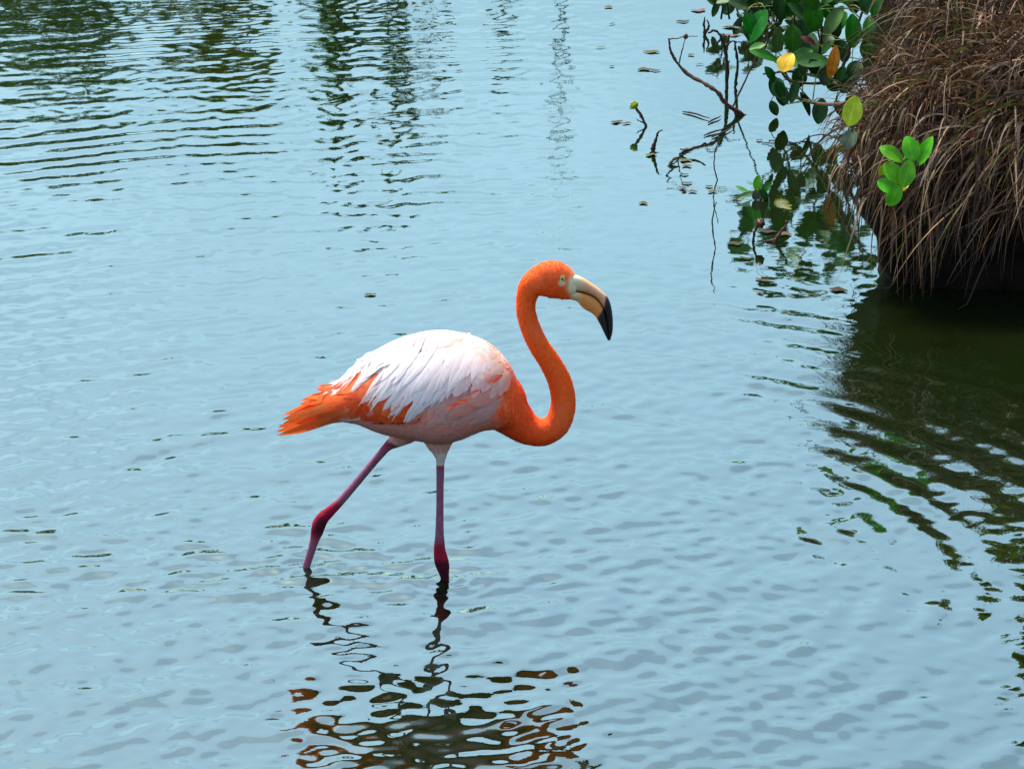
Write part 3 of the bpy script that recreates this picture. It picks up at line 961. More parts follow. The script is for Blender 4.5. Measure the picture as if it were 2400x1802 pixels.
def mat_soil():
    m, N, L, P = new_mat("wet_soil")
    P.inputs["Roughness"].default_value = 0.95
    P.inputs["Specular IOR Level"].default_value = 0.1
    tc = N.new("ShaderNodeTexCoord")
    nz = N.new("ShaderNodeTexNoise"); nz.inputs["Scale"].default_value = 14; nz.inputs["Detail"].default_value = 8
    L.new(tc.outputs["Object"], nz.inputs["Vector"])
    cr = N.new("ShaderNodeValToRGB")
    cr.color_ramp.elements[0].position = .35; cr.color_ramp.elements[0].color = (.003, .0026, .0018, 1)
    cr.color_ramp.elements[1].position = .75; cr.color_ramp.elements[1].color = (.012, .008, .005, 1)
    L.new(nz.outputs["Fac"], cr.inputs[0]); L.new(cr.outputs[0], P.inputs["Base Color"])
    bp = N.new("ShaderNodeBump"); bp.inputs["Strength"].default_value = .8; bp.inputs["Distance"].default_value = .03
    L.new(nz.outputs["Fac"], bp.inputs["Height"]); L.new(bp.outputs[0], P.inputs["Normal"])
    return m


RINGS = [(0.14, -0.45), (0.11, -0.05), (0.11, 0.06), (0.08, 0.15), (0.03, 0.23), (0.0, 0.30), (0.05, 0.42), (0.16, 0.52), (0.35, 0.60), (0.7, 0.68), (1.3, 0.74)]
vv, ff = [], []
tang = np.gradient(OUTS, axis=0); tang /= np.linalg.norm(tang, axis=1)[:, None]
inw = np.stack([tang[:, 1], -tang[:, 0]], 1)
m_ = len(OUTS)
ARC = np.concatenate([[0], np.cumsum(np.hypot(*np.diff(OUTS, axis=0).T))])
for (o, z) in RINGS:
    for i in range(m_):
        k = 0.03 * math.sin(ARC[i] * 9.0 + z * 11) + 0.02 * math.sin(ARC[i] * 23 + z * 31)
        p = OUTS[i] + inw[i] * (o + (k if z < 0.5 else k * .5))
        vv.append((p[0], p[1], z + 0.015 * math.sin(ARC[i] * 13 + o * 20)))
for r_i in range(len(RINGS) - 1):
    for i in range(m_ - 1):
        a = r_i * m_ + i
        ff.append((a, a + 1, a + m_ + 1, a + m_))
cen = len(vv); vv.append((6.5, 15.5, 0.85))
last = (len(RINGS) - 1) * m_
for i in range(m_ - 1):
    ff.append((last + i, last + i + 1, cen))
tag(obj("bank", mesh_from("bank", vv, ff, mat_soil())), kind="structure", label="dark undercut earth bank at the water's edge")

# ---- long dry grass combed over the edge of the bank
NB, NS, NT = 11500, 12, 330
g = np.random.default_rng(11)
t_arc = np.interp(g.uniform(0, 1, NT), [0, .10, .72, .92, 1], [0, 6.2, 8.0, 9.3, 12.0])
t_off = g.uniform(0, 1, NT) ** 1.15 * 1.2 + .01
t_dx, t_dy, t_up = g.normal(0, .42, NT), g.normal(0, .30, NT), g.uniform(.15, 1.0, NT)
t_len, t_tone, t_grav = g.uniform(.65, 1.2, NT), g.uniform(.55, 1.35, NT), g.uniform(.7, 1.4, NT)
tid = g.integers(0, NT, NB)
s_arc = t_arc[tid] + g.normal(0, .045, NB)
off = np.clip(t_off[tid] + g.normal(0, .045, NB), .005, 1.6)
ox = np.interp(s_arc, ARC, OUTS[:, 0]); oy = np.interp(s_arc, ARC, OUTS[:, 1])
ix = np.interp(s_arc, ARC, inw[:, 0]); iy = np.interp(s_arc, ARC, inw[:, 1])
tx_ = np.interp(s_arc, ARC, tang[:, 0]); ty_ = np.interp(s_arc, ARC, tang[:, 1])
leftside = sstep(7.60, 8.05, s_arc)
nearc = sstep(6.9, 7.6, s_arc)
corner = (g.random(NB) < .4) & (s_arc > 7.5) & (s_arc < 8.8)
off = np.where(corner, np.minimum(off, .2) * .6, off)
px_ = ox + ix * off; py_ = oy + iy * off
pz_ = np.interp(off, PROF_O, PROF_Z) - 0.02
L_ = g.uniform(.22, .52, NB) * t_len[tid] * (1 - .35 * leftside)
wild = g.random(NB) < .07
sw = .75 - .30 * nearc                     # the wind has combed it along the bank
D = np.stack([-ix * .7 + tx_ * sw + t_dx[tid] * (1 - .5 * nearc) + g.normal(0, .13, NB), -iy * .7 + ty_ * sw + t_dy[tid] + g.normal(0, .13, NB), t_up[tid] + g.normal(0, .15, NB)], 1)
D += wild[:, None] * g.normal(0, .5, (NB, 3))
D[:, 0] *= 1 - .9 * leftside
D[:, 1] *= 1 - .45 * leftside
D[:, 1] -= .35 * leftside
D[:, 2] = np.where(corner, D[:, 2] * .3, D[:, 2])
D /= np.linalg.norm(D, axis=1)[:, None]
P = np.stack([px_, py_, pz_], 1)
stiff = g.uniform(.12, .34, NB) * t_grav[tid] * (1 + .7 * leftside) * np.where(wild, .5, 1)
drift = np.stack([-.035 + g.normal(0, .05, NB) + t_dx[tid] * .06, g.normal(0, .04, NB)], 1)
drift[:, 0] *= 1 - .9 * sstep(7.4, 7.9, s_arc)
wid = g.uniform(.0013, .0032, NB) * np.where(g.random(NB) < .12, 1.8, 1)
path = [P.copy()]
for s in range(NS):
    P = P + D * (L_ / NS)[:, None]
    dist = bank_dist(P[:, 0], P[:, 1])
    gz = np.where(dist > 0, np.interp(dist, PROF_O, PROF_Z) + .012 + .02 * g.random(NB), -9)
    under = P[:, 2] < gz
    P[:, 2] = np.where(under, gz, P[:, 2])
    P[:, 2] = np.maximum(P[:, 2], 0.05 + 0.1 * stiff)
    D[:, 2] = np.where(under, np.maximum(D[:, 2], -.15), D[:, 2])
    D[:, 2] -= stiff * (0.6 + .09 * s)
    D[:, :2] += g.normal(0, .04, (NB, 2)) + drift
    D /= np.linalg.norm(D, axis=1)[:, None]
    path.append(P.copy())
path = np.array(path)                    # NS+1, NB, 3
T = np.gradient(path, axis=0); T /= np.linalg.norm(T, axis=2)[:, :, None] + 1e-9
rv = g.normal(0, 1, (NB, 3)); rv[:, 2] *= .5
side = np.cross(T, rv[None]); side /= np.linalg.norm(side, axis=2)[:, :, None] + 1e-9
tt = np.linspace(0, 1, NS + 1)
wp = np.clip(1.15 * (1 - tt ** 2.2), .06, 1)
w3 = wid[None, :, None] * wp[:, None, None]
verts = np.stack([path - side * w3, path + side * w3], 2)          # NS+1,NB,2,3
verts = verts.transpose(1, 0, 2, 3).reshape(-1, 3)
base = (np.arange(NB) * (NS + 1) * 2)[:, None] + (np.arange(NS) * 2)[None]
quad = np.stack([base, base + 1, base + 3, base + 2], -1).reshape(-1, 4)
kinds = np.array([(.100, .044, .018), (.17, .085, .034), (.28, .165, .075), (.46, .33, .19), (.12, .15, .015), (.05, .020, .009)])
pick = g.choice(6, NB, p=[.26, .24, .18, .11, .07, .14])
bc = kinds[pick] * g.uniform(.32, .95, (NB, 1)) * t_tone[tid][:, None]
vc = np.repeat(bc[:, None, :], (NS + 1) * 2, 1)
gm = bpy.data.meshes.new("dry_grass")
gm.vertices.add(len(verts)); gm.vertices.foreach_set("co", verts.astype(np.float32).ravel())
gm.loops.add(quad.size); gm.loops.foreach_set("vertex_index", quad.ravel().astype(np.int32))
gm.polygons.add(len(quad)); gm.polygons.foreach_set("loop_start", np.arange(0, quad.size, 4, dtype=np.int32))
gm.polygons.foreach_set("use_smooth", np.ones(len(quad), bool))
gm.update(calc_edges=True)
ca = gm.color_attributes.new("Col", 'FLOAT_COLOR', 'POINT')
c4 = np.ones((len(verts), 4), np.float32); c4[:, :3] = vc.reshape(-1, 3); ca.data.foreach_set("color", c4.ravel())
gm.materials.append(mat_vcol("dry_blade", .6, .35, .2, (1, 1, 1), 30, .1, trans=.25))
tag(obj("dry_grass", gm), "long dry brown grass drooping over the edge of the bank", "grass", kind="stuff")

# ------------------------------------------------------------------ leaves, twigs
LEAF_MATS = {
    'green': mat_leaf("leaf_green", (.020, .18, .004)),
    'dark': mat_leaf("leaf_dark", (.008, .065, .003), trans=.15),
    'light': mat_leaf("leaf_light", (.09, .25, .05)),
    'bright': mat_leaf("leaf_bright", (.085, .42, .004), .25, .25, .35, 1.4),
    'lime': mat_leaf("leaf_lime", (.42, .54, .02), .2, .1, .35, 1.3, (.49, .5)),
    'yellow': mat_leaf("leaf_yellow", (.82, .54, .012), .2, .1, .3, .8, (.5, .505)),
    'amber': mat_leaf("leaf_amber", (.66, .27, .02), .35, .1, .25, .6, (.495, .505)),
    'brown': mat_leaf("leaf_brown", (.10, .035, .018), .4, .2, .05, 1.2),
    'grey': mat_leaf("leaf_grey", (.10, .13, .07), .3, .1, .1),
    'scrap': mat_plain("leaf_scrap", (.045, .042, .010), .7, .15, .3, 90, .2, 120, random_obj=.5),
}
BARK = mat_plain("twig_bark", (.085, .045, .026), .75, .3, .35, 80, .5, 160)
DEAD = mat_plain("dead_twig", (.035, .024, .014), .8, .3, .3, 80, .5, 160)
PET = mat_plain("petiole", (.12, .16, .03), .6, .3, .2, 60)
rl = random.Random(19)


def leaf_mesh(c, ax, nrm, ln, wd, mat, fold=.18, curl=.25):
    """oval leaf centred at c with its tip along ax and its face along nrm"""
    ax = ax.normalized(); nrm = (nrm - ax * nrm.dot(ax)).normalized(); sd = ax.cross(nrm)
    n, verts, faces, uvs = 9, [], [], []
    cv = curl * rl.uniform(.4, 1.3); wv = rl.uniform(0, 6.28)
    for i in range(n + 1):
        t = i / n
        w = .5 * wd * (math.sin(math.pi * min(1, t * .97 + .015)) ** .62) * (1 - .18 * (t - .5)) + .0006
        for u in (-1, -.5, 0, .5, 1):
            z = fold * abs(u) ** 1.4 * w - cv * ln * (t - .5) ** 2 + .035 * wd * math.sin(7 * t + wv) * u
            verts.append(c + ax * ((t - .5) * ln) + sd * (u * w) + nrm * z); uvs.append((u * .5 + .5, t))
    for i in range(n):
        for k in range(4):
            a = i * 5 + k
            faces.append((a, a + 1, a + 6, a + 5))
    # underside a hair below, so that the blade has a real thickness
    o = len(verts)
    verts += [v_ - nrm * .0007 for v_ in verts]
    faces += [tuple(reversed([q + o for q in f_])) for f_ in faces]
    return mesh_from("leaf", verts, faces, mat, uvs=uvs + uvs)


def tube_obj(name, pts, rad, mat, parent=None, knob=0.0):
    sm_ = catmull([tuple(p) for p in pts], 5)
    n = len(sm_)
    rr = [max(.0006, np.interp(i / (n - 1), np.linspace(0, 1, len(rad)), rad)) * (1 + knob * rl.uniform(-.5, 1)) for i in range(n)]
    v, f = sweep([Vector(q) + Vector((rl.uniform(-1, 1), rl.uniform(-1, 1), rl.uniform(-1, 1))) * knob * .003 for q in sm_], rr, 7)
    return obj(name, mesh_from(name, v, f, mat), parent), [Vector(q) for q in sm_]


def plant(name, label, cat, branches, leaves, base, face=(.0, -.7, .65), pet=True, mats=(BARK,), group=None):
    root = empty(name, base)
    tag(root, label, cat, group)
    pool = []
    for b in branches:
        pts, rad = b
        _, sm_ = tube_obj("stem", [at_y(*p) for p in pts], rad, mats[0], root, .15)
        pool += sm_
    for (px, py, ln, wd, ang, kind, Y) in leaves:
        c = at_y(px, py, Y); s = s_at(Y)
        ax = RIGHT * math.cos(R(ang)) + UP * math.sin(R(ang)) + FWD * rl.uniform(-.35, .35)
        nrm = Vector(face) + Vector((rl.uniform(-.35, .35), rl.uniform(-.3, .3), rl.uniform(-.3, .3)))
        o = obj("leaf", leaf_mesh(c, ax, nrm, ln * s, wd * s, LEAF_MATS[kind]), root)
        if kind in ('yellow', 'amber', 'lime', 'brown'):
            o["label"] = {'yellow': 'bright yellow leaf', 'amber': 'curled amber leaf', 'lime': 'pale lime leaf', 'brown': 'withered brown leaf'}[kind]
        if pet and pool:
            an = ax.normalized()
            ends = [c - an * (ln * s * .5), c + an * (ln * s * .5)]
            best = min(((e, q) for e in ends for q in pool), key=lambda k: (k[0] - k[1]).length)
            e, q = best
            if (e - q).length > .004:
                mid = (e + q) / 2 + Vector((0, 0, .008))
                v, f = sweep([q, mid, e], [.0024, .0020, .0014], 6)
                obj("petiole", mesh_from("petiole", v, f, PET), root)
    return root


# broad-leaved shrub that leans out from the bank, low over the water
YS = 14.0
BR = [([(2090, 235, 13.15), (2020, 226, 13.4), (1960, 196, 13.8), (1900, 176, 14.0), (1850, 168, 14.0), (1788, 174, 14.0)], [.011, .008, .006, .005, .003]),
      ([(2060, 250, 13.0), (2000, 242, 13.2), (1930, 245, 13.55), (1870, 231, 13.8), (1835, 212, 13.9), (1805, 196, 13.95)], [.009, .007, .006, .004, .0025]),
      ([(1950, 192, 13.85), (1900, 196, 13.85), (1852, 190, 13.85), (1832, 168, 13.85), (1836, 150, 13.85)], [.006, .005, .004, .003]),
      ([(1872, 232, 13.8), (1850, 190, 13.9), (1832, 160, 13.9), (1790, 122, 13.9)], [.005, .004, .003]),
      ([(1900, 176, 14.0), (1920, 120, 14.0), (1925, 60, 14.0), (1910, -40, 14.0), (1890, -120, 14.0)], [.006, .005, .004, .003]),
      ([(1835, 168, 14.0), (1850, 110, 14.1), (1862, 40, 14.1), (1870, -60, 14.1)], [.005, .004, .003]),
      ([(1960, 196, 13.8), (1985, 130, 13.8), (2010, 60, 13.8), (2040, -30, 13.8)], [.006, .005, .004]),
      ([(1790, 122, 13.9), (1800, 80, 13.9), (1780, 20, 13.9), (1760, -40, 13.9)], [.003, .003, .002])]
LV = [(1774, 60, 84, 46, 62, 'green', 13.8), (1757, 56, 52, 34, 110, 'green', 13.8), (1906, 38, 78, 46, 97, 'green', 13.8), (1955, 47, 74, 36, 58, 'light', 13.85), (1999, 73, 78, 41, 90, 'green', 13.6),
      (1855, 10, 62, 34, 85, 'green', 14.0), (1827, 19, 62, 32, 100, 'dark', 14.0), (1858, 90, 62, 46, 88, 'green', 13.8), (1822, 94, 54, 32, 92, 'light', 13.85), (1907, 143, 78, 46, 4, 'dark', 13.7),
      (1844, 146, 50, 46, 62, 'yellow', 13.65), (1953, 146, 76, 28, 80, 'amber', 13.6), (2004, 163, 48, 38, 60, 'dark', 13.4), (1793, 130, 72, 24, -20, 'green', 13.8), (1752, 80, 44, 17, -55, 'dark', 13.8),
      (2052, 12, 54, 28, 80, 'green', 13.6), (2027, 8, 54, 26, 100, 'dark', 13.6), (1896, 96, 42, 16, -28, 'brown', 13.75), (1888, 66, 50, 36, 80, 'dark', 14.05), (1938, 96, 50, 36, 70, 'dark', 14.0),
      (1975, 120, 56, 36, 100, 'dark', 13.9), (1800, -20, 70, 42, 70, 'dark', 14.1), (1840, -40, 76, 44, 100, 'green', 14.1), (1900, -40, 76, 46, 80, 'green', 14.0), (1950, -25, 76, 44, 60, 'green', 13.9),
      (1760, -20, 70, 40, 110, 'dark', 14.0), (1990, -30, 70, 40, 95, 'green', 13.8), (2030, -60, 70, 40, 60, 'green', 13.8), (1880, -100, 76, 44, 75, 'green', 14.0), (1810, -80, 76, 44, 120, 'green', 14.1),
      (1730, 10, 46, 30, 160, 'dark', 14.1), (1700, 0, 44, 26, 20, 'dark', 14.2), (1870, 118, 44, 30, 30, 'dark', 13.95), (1985, 200, 46, 30, 50, 'dark', 13.4), (1936, 112, 36, 14, 60, 'light', 13.7), (1878, 135, 60, 40, 35, 'light', 13.85),
      (1775, 110, 40, 22, 15, 'green', 13.9)]
for q in range(18):          # the crown goes on above the frame
    LV.append((rl.uniform(1740, 2060), rl.uniform(-80, -5), rl.uniform(56, 84), rl.uniform(32, 48), rl.uniform(40, 140), rl.choice(['green', 'green', 'dark', 'light']), rl.uniform(13.6, 14.25)))
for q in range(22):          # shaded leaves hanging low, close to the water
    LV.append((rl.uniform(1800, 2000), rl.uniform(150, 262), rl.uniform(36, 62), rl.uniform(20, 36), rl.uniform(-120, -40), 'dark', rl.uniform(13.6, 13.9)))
for q in range(10):
    LV.append((rl.uniform(1790, 2040), rl.uniform(0, 130), rl.uniform(50, 70), rl.uniform(28, 40), rl.uniform(40, 140), rl.choice(['green', 'dark']), rl.uniform(13.9, 14.2)))
plant("leafy_shrub", "broad-leaved green shrub with a few yellow leaves leaning over the water", "shrub", BR, LV, at_y(2060, 250, 13.0))
# dark undergrowth added behind it to fill the shadow mass at the bank's foot
ru = random.Random(77)
for q, (bx, by_, lab) in enumerate([(1730, 40, "dark leafy seedlings added for shade at the foot of the bank, furthest out behind the shrub"), (1810, 45, "dark leafy seedlings at the foot of the bank, behind the shrub's big leaves"), (1890, 70, "dark leafy seedlings added for shade between the shrub and the bank")]):
    yb_ = at_z(bx, by_).y
    st_, lf_ = [], []
    for k in range(7):
        x0 = bx + ru.uniform(-45, 45); x1 = x0 + ru.uniform(-35, 35); y1_ = by_ - ru.uniform(20, 90)
        yy = yb_ + ru.uniform(-.2, .15)
        st_.append(([(x0, by_ + 6, yy), ((x0 + x1) / 2 + 5, (by_ + y1_) / 2, yy), (x1, y1_, yy)], [.004, .003, .002]))
        for j in range(5):
            t = ru.uniform(.3, 1.1)
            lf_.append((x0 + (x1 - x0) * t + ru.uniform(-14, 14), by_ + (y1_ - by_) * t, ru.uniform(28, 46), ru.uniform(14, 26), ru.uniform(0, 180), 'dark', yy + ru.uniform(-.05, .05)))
    plant("shade_seedlings", lab, "plant", st_, lf_, at_z(bx, by_), mats=(DEAD,))
# two leaves hanging by the grass
plant("drooping_sprig", "two pale round leaves hanging beside the fringe of dry grass", "sprig",
      [([(2090, 235, 12.05), (2045, 226, 11.85), (2015, 234, 11.74), (2002, 262, 11.70), (1998, 310, 11.70)], [.004, .003, .002])],
      [(1998, 260, 72, 46, 76, 'lime', 11.68), (1991, 326, 48, 36, 70, 'grey', 11.70)], at_y(2090, 235, 12.05))
# fresh leaf cluster in front of the grass
plant("leaf_cluster", "bright green leaf cluster growing out of the dry brown grass", "plant",
      [([(2190, 470, 11.85), (2140, 455, 11.62), (2118, 425, 11.52), (2118, 385, 11.48), (2140, 360, 11.48), (2158, 375, 11.5)], [.006, .005, .004, .003])],
      [(2134, 348, 60, 44, 102, 'bright', 11.44), (2168, 354, 74, 35, 64, 'bright', 11.46), (2090, 360, 62, 32, -32, 'bright', 11.44), (2094, 406, 62, 40, -50, 'bright', 11.42), (2126, 406, 68, 38, 74, 'bright', 11.40),
       (2069, 399, 28, 18, 60, 'lime', 11.46), (2082, 437, 58, 32, -28, 'bright', 11.42), (2096, 459, 54, 35, 58, 'bright', 11.40), (2121, 439, 24, 14, 40, 'yellow', 11.43)], at_y(2190, 470, 11.85))
# small floating-looking sprig rooted in the shallows
YP = at_z(1782, 462).y
plant("waterside_sprig", "small green sprig of five leaves standing in still water below the shrub", "sprig",
      [([(1786, 500, YP), (1784, 462, YP), (1782, 448, YP)], [.004, .003, .002])],
      [(1776, 430, 38, 23, 86, 'bright', YP - .02), (1743, 446, 42, 10, -30, 'light', YP), (1743, 459, 40, 13, 24, 'dark', YP - .04), (1772, 458, 24, 20, 80, 'grey', YP - .04), (1792, 458, 34, 16, -62, 'dark', YP - .04), (1795, 440, 32, 15, 45, 'green', YP)],
      at_z(1784, 462, -.1))


def twig(name, label, chains, mat=DEAD, group=None, buds=()):
    """chains: list of (list of (px,py,Y), radii)"""
    b = chains[0][0][0]
    root = empty(name, at_y(*b))
    tag(root, label, "twig" if "stalk" not in name else "stalk", group)
    for pts, rad in chains:
        tube_obj("stem", [at_y(*p) for p in pts], rad, mat, root, .45)
    for (px, py, Y, r, mk) in buds:
        v, f = ball(at_y(px, py, Y), r, 1.0, 8)
        v = [q + Vector((rl.uniform(-1, 1), rl.uniform(-1, 1), rl.uniform(-1, 1))) * r * .25 for q in v]
        obj("bud", mesh_from("bud", v, f, LEAF_MATS[mk]), root)
    return root


y1 = at_z(1742, 270).y
twig("fallen_branch", "bare reddish branch arching up out of the water beside the shrub",
     [([(1775, 282, y1 + .02), (1742, 270, y1), (1702, 244, y1 - .02), (1680, 215, y1 - .02), (1650, 196, y1), (1612, 174, y1 + .03), (1585, 145, y1 + .04), (1572, 120, y1 + .04), (1568, 90, y1 + .04)], [.0075, .007, .006, .005, .0035]),
      ([(1592, 148, y1 + .04), (1600, 115, y1 + .03), (1607, 88, y1 + .02)], [.002, .0018, .0014]),
      ([(1568, 92, y1 + .04), (1590, 90, y1 + .04), (1608, 86, y1 + .03), (1635, 86, y1 + .03)], [.002, .0018, .0012])], BARK, buds=[(1607, 86, y1 + .02, .009, 'brown')])
y2 = at_z(1716, 252).y
twig("dry_stalk", "straight thin dry stalk slanting out of the water in front of the shrub", [([(1712, 262, y2), (1720, 245, y2), (1770, 140, y2 - .05), (1815, 38, y2 - .1)], [.0035, .003, .0028, .002])], BARK)
y3 = at_z(1513, 296).y
twig("budded_twig", "short crooked twig with a pale bud rising from open water", [([(1516, 306, y3), (1513, 294, y3), (1503, 272, y3), (1488, 250, y3)], [.007, .006, .005, .005]), ([(1511, 290, y3), (1500, 285, y3), (1491, 280, y3)], [.003, .002, .001])], BARK, buds=[(1487, 247, y3, .013, 'lime')])
y4 = at_z(1532, 358).y
twig("bent_twig", "thin dark twig with a hooked top beside the budded twig", [([(1532, 366, y4), (1531, 350, y4), (1538, 325, y4), (1543, 310, y4), (1553, 305, y4)], [.008, .007, .004, .003, .0015]), ([(1518, 362, y4 - .01), (1530, 357, y4), (1548, 360, y4)], [.002, .003, .002])])
y5 = at_z(1590, 372).y
twig("brushy_twig", "low dark twig with short side shoots lying along the water",
     [([(1592, 362, y5 + .05), (1610, 352, y5 + .05), (1632, 346, y5 + .06), (1654, 335, y5 + .06)], [.003, .005, .004, .002]), ([(1594, 350, y5 + .06), (1610, 352, y5 + .05)], [.002, .003]),
      ([(1563, 410, y5 - .1), (1566, 392, y5 - .1), (1580, 374, y5 - .06), (1592, 367, y5 - .04)], [.002, .004, .004, .003])])
y6 = at_z(1766, 566).y
twig("seed_stalk", "upright dark stalk topped by a round brown seed head", [([(1765, 575, y6), (1766, 560, y6), (1770, 540, y6), (1776, 530, y6)], [.005, .004, .003, .003])], buds=[(1782, 523, y6, .014, 'brown')])
y7 = at_z(1815, 567).y
twig("forked_twig", "forked dark twig leaning right near the seed stalk", [([(1812, 572, y7), (1818, 562, y7), (1830, 545, y7), (1840, 530, y7), (1845, 518, y7)], [.009, .007, .004, .003, .003]), ([(1788, 566, y7), (1804, 565, y7), (1818, 561, y7)], [.002, .004, .005])], BARK)
y8 = at_z(1676, 582).y
twig("reed_stalk", "hair-thin curved reed stalk standing alone in open water", [([(1678, 590, y8), (1676, 575, y8), (1670, 540, y8), (1671, 505, y8), (1679, 473, y8)], [.0022, .002, .0018, .0012])])
y9 = at_z(1680, 422).y
twig("reed_stalk", "hair-thin reed stalk beneath the arching branch", [([(1682, 426, y9), (1680, 418, y9), (1674, 395, y9), (1675, 365, y9), (1686, 322, y9)], [.0022, .002, .0018, .0012])])
# dead sticks standing in the shade left of the shrub
ya = at_z(1702, 215).y
twig("dead_stick", "upright knobbly dead stick rising beside the arching branch",
     [([(1702, 225, ya), (1703, 200, ya), (1704, 150, ya), (1698, 112, ya), (1690, 88, ya), (1676, 72, ya), (1660, 78, ya)], [.006, .006, .005, .0045, .003]), ([(1690, 92, ya), (1678, 104, ya)], [.005, .003]), ([(1698, 112, ya), (1715, 98, ya), (1738, 100, ya)], [.004, .003, .002])])
yb = at_z(1725, 205).y
twig("dead_stick", "slimmer dead stick standing just behind the knobbly one", [([(1722, 212, yb), (1725, 190, yb), (1729, 150, yb), (1724, 115, yb), (1723, 98, yb)], [.0055, .005, .0045, .003])])
yc_ = at_z(1648, 82).y
twig("dead_stick", "small split stick standing out in the open water", [([(1648, 92, yc_), (1652, 76, yc_), (1650, 58, yc_), (1652, 40, yc_)], [.004, .006, .004, .002]), ([(1652, 78, yc_), (1662, 62, yc_), (1656, 46, yc_)], [.006, .004, .002])])
for q, (x0, x1, yy0, yy1) in enumerate([(1600, 1665, 262, 278), (1660, 1690, 288, 272), (1650, 1700, 318, 300), (1668, 1720, 322, 296)]):
    p = at_z(x0, yy0, .004); p2 = at_z(x1, yy1, .006); pm = (p + p2) / 2 + Vector((rl.uniform(-.01, .01), rl.uniform(-.012, .012), .001))
    v, f = sweep([p, p.lerp(pm, .5) + Vector((0, .004, 0)), pm, pm.lerp(p2, .5) - Vector((0, .005, 0)), p2], [.002, .0035, .003, .0025, .001], 7)
    tag(obj("floating_twig", mesh_from("floating_twig", v, f, DEAD)), "dark twig floating flat below the arching branch", "twig", "twigs floating below the arching branch")

# scraps of leaf lying on the water
SC = [(1530, 121, 42, 'scrap'), (1510, 162, 40, 'scrap'), (1532, 164, 34, 'scrap'), (1435, 55, 16, 'scrap'), (1428, 16, 26, 'scrap'), (1600, 50, 34, 'scrap'), (1640, 24, 40, 'brown'), (1712, 64, 40, 'scrap'), (1715, 82, 44, 'brown'),
      (1445, 285, 30, 'scrap'), (1470, 288, 24, 'scrap'), (1434, 155, 14, 'scrap'), (1408, 110, 24, 'scrap'), (1640, 150, 24, 'dark'), (1620, 128, 20, 'scrap'), (1612, 428, 32, 'scrap'), (1598, 441, 18, 'brown'), (1625, 448, 26, 'scrap'),
      (1660, 436, 22, 'scrap'), (1668, 448, 26, 'scrap'), (1510, 475, 24, 'scrap'), (1778, 328, 18, 'scrap'), (1605, 375, 36, 'scrap'), (1610, 388, 30, 'scrap'), (1604, 408, 22, 'scrap'), (1525, 362, 30, 'scrap'), (1480, 250, 10, 'scrap'),
      (1725, 570, 44, 'scrap'), (1800, 542, 46, 'scrap'), (1838, 548, 40, 'scrap'), (1745, 604, 40, 'scrap'), (1795, 655, 60, 'scrap'), (1850, 642, 26, 'scrap'), (1783, 686, 18, 'brown'), (1926, 563, 14, 'brown'), (1965, 678, 44, 'scrap'), (1905, 690, 26, 'scrap'), (1928, 698, 12, 'brown')]
for q, (x, y, w, mk) in enumerate(SC):
    p = at_z(x, y, .004)
    ln = w * s_at(p.y) * .85
    an = rl.uniform(-.6, .6)
    me = leaf_mesh(p, Vector((math.cos(an), math.sin(an), 0)), Vector((rl.uniform(-.1, .1), rl.uniform(-.1, .1), 1)), ln, ln * rl.uniform(.3, .9), LEAF_MATS[mk], .05, .04)
    for v_ in me.vertices:
        v_.co.x += .12 * ln * math.sin(v_.co.y * 120 + q); v_.co.y += .14 * ln * math.sin((v_.co.x - p.x) / ln * 7 + 2 * q); v_.co.z = .004 + (v_.co.z - .004) * .4
    near = y > 500
    tag(obj("floating_leaf", me), ("reddish brown" if mk == 'brown' else "dark green" if mk == 'dark' else "olive") + " scrap of dead leaf floating " + ("near the seed stalk and forked twig" if near else "on still water around the bare twigs"), "leaf scrap",
        {"scrap": "olive", "dark": "green", "brown": "brown"}[mk] + (" leaf scraps near the seed stalk" if near else " leaf scraps around the bare twigs"))
p = at_z(868, 689, .004)
tag(obj("weed_clump", leaf_mesh(p, Vector((1, .2, 0)), Vector((0, .02, 1)), .036, .02, LEAF_MATS['scrap'], .03, .02)), "small dark clot of weed floating behind the flamingo's back", "weed")

# ------------------------------------------------------------------ trees of the far shore, beyond the frame, seen in the water
def mat_foliage(name, c):
    return mat_plain(name, c, .6, .2, .5, 6.0, 0, random_obj=.2, trans=.5)


FOL = [mat_foliage("foliage_olive", (.13, .165, .012)), mat_foliage("foliage_green", (.075, .17, .012))]
TRUNK_M = mat_plain("trunk_bark", (.06, .045, .03), .85, .2, .3, 12, .5, 60)


def leaf_cloud(cs, n, size, seed):
    """many small leaf faces scattered through blobs cs = (centre, radii)"""
    r = np.random.default_rng(seed)
    k = r.integers(0, len(cs), n)
    u = r.normal(0, 1, (n, 3)); u /= np.linalg.norm(u, axis=1)[:, None]
    rad = r.uniform(.35, 1, n) ** .6
    c = np.array([list(q[0]) for q in cs])[k] + u * rad[:, None] * np.array([q[1] for q in cs])[k]
    a = r.normal(0, 1, (n, 3)); a /= np.linalg.norm(a, axis=1)[:, None]
    b = np.cross(a, r.normal(0, 1, (n, 3))); b /= np.linalg.norm(b, axis=1)[:, None]
    s = size * r.uniform(.6, 1.4, (n, 1))
    v = np.stack([c - a * s, c + b * s * .45, c + a * s, c - b * s * .45], 1).reshape(-1, 3)
    f = np.arange(n * 4).reshape(-1, 4)
    return v.tolist(), f.tolist()


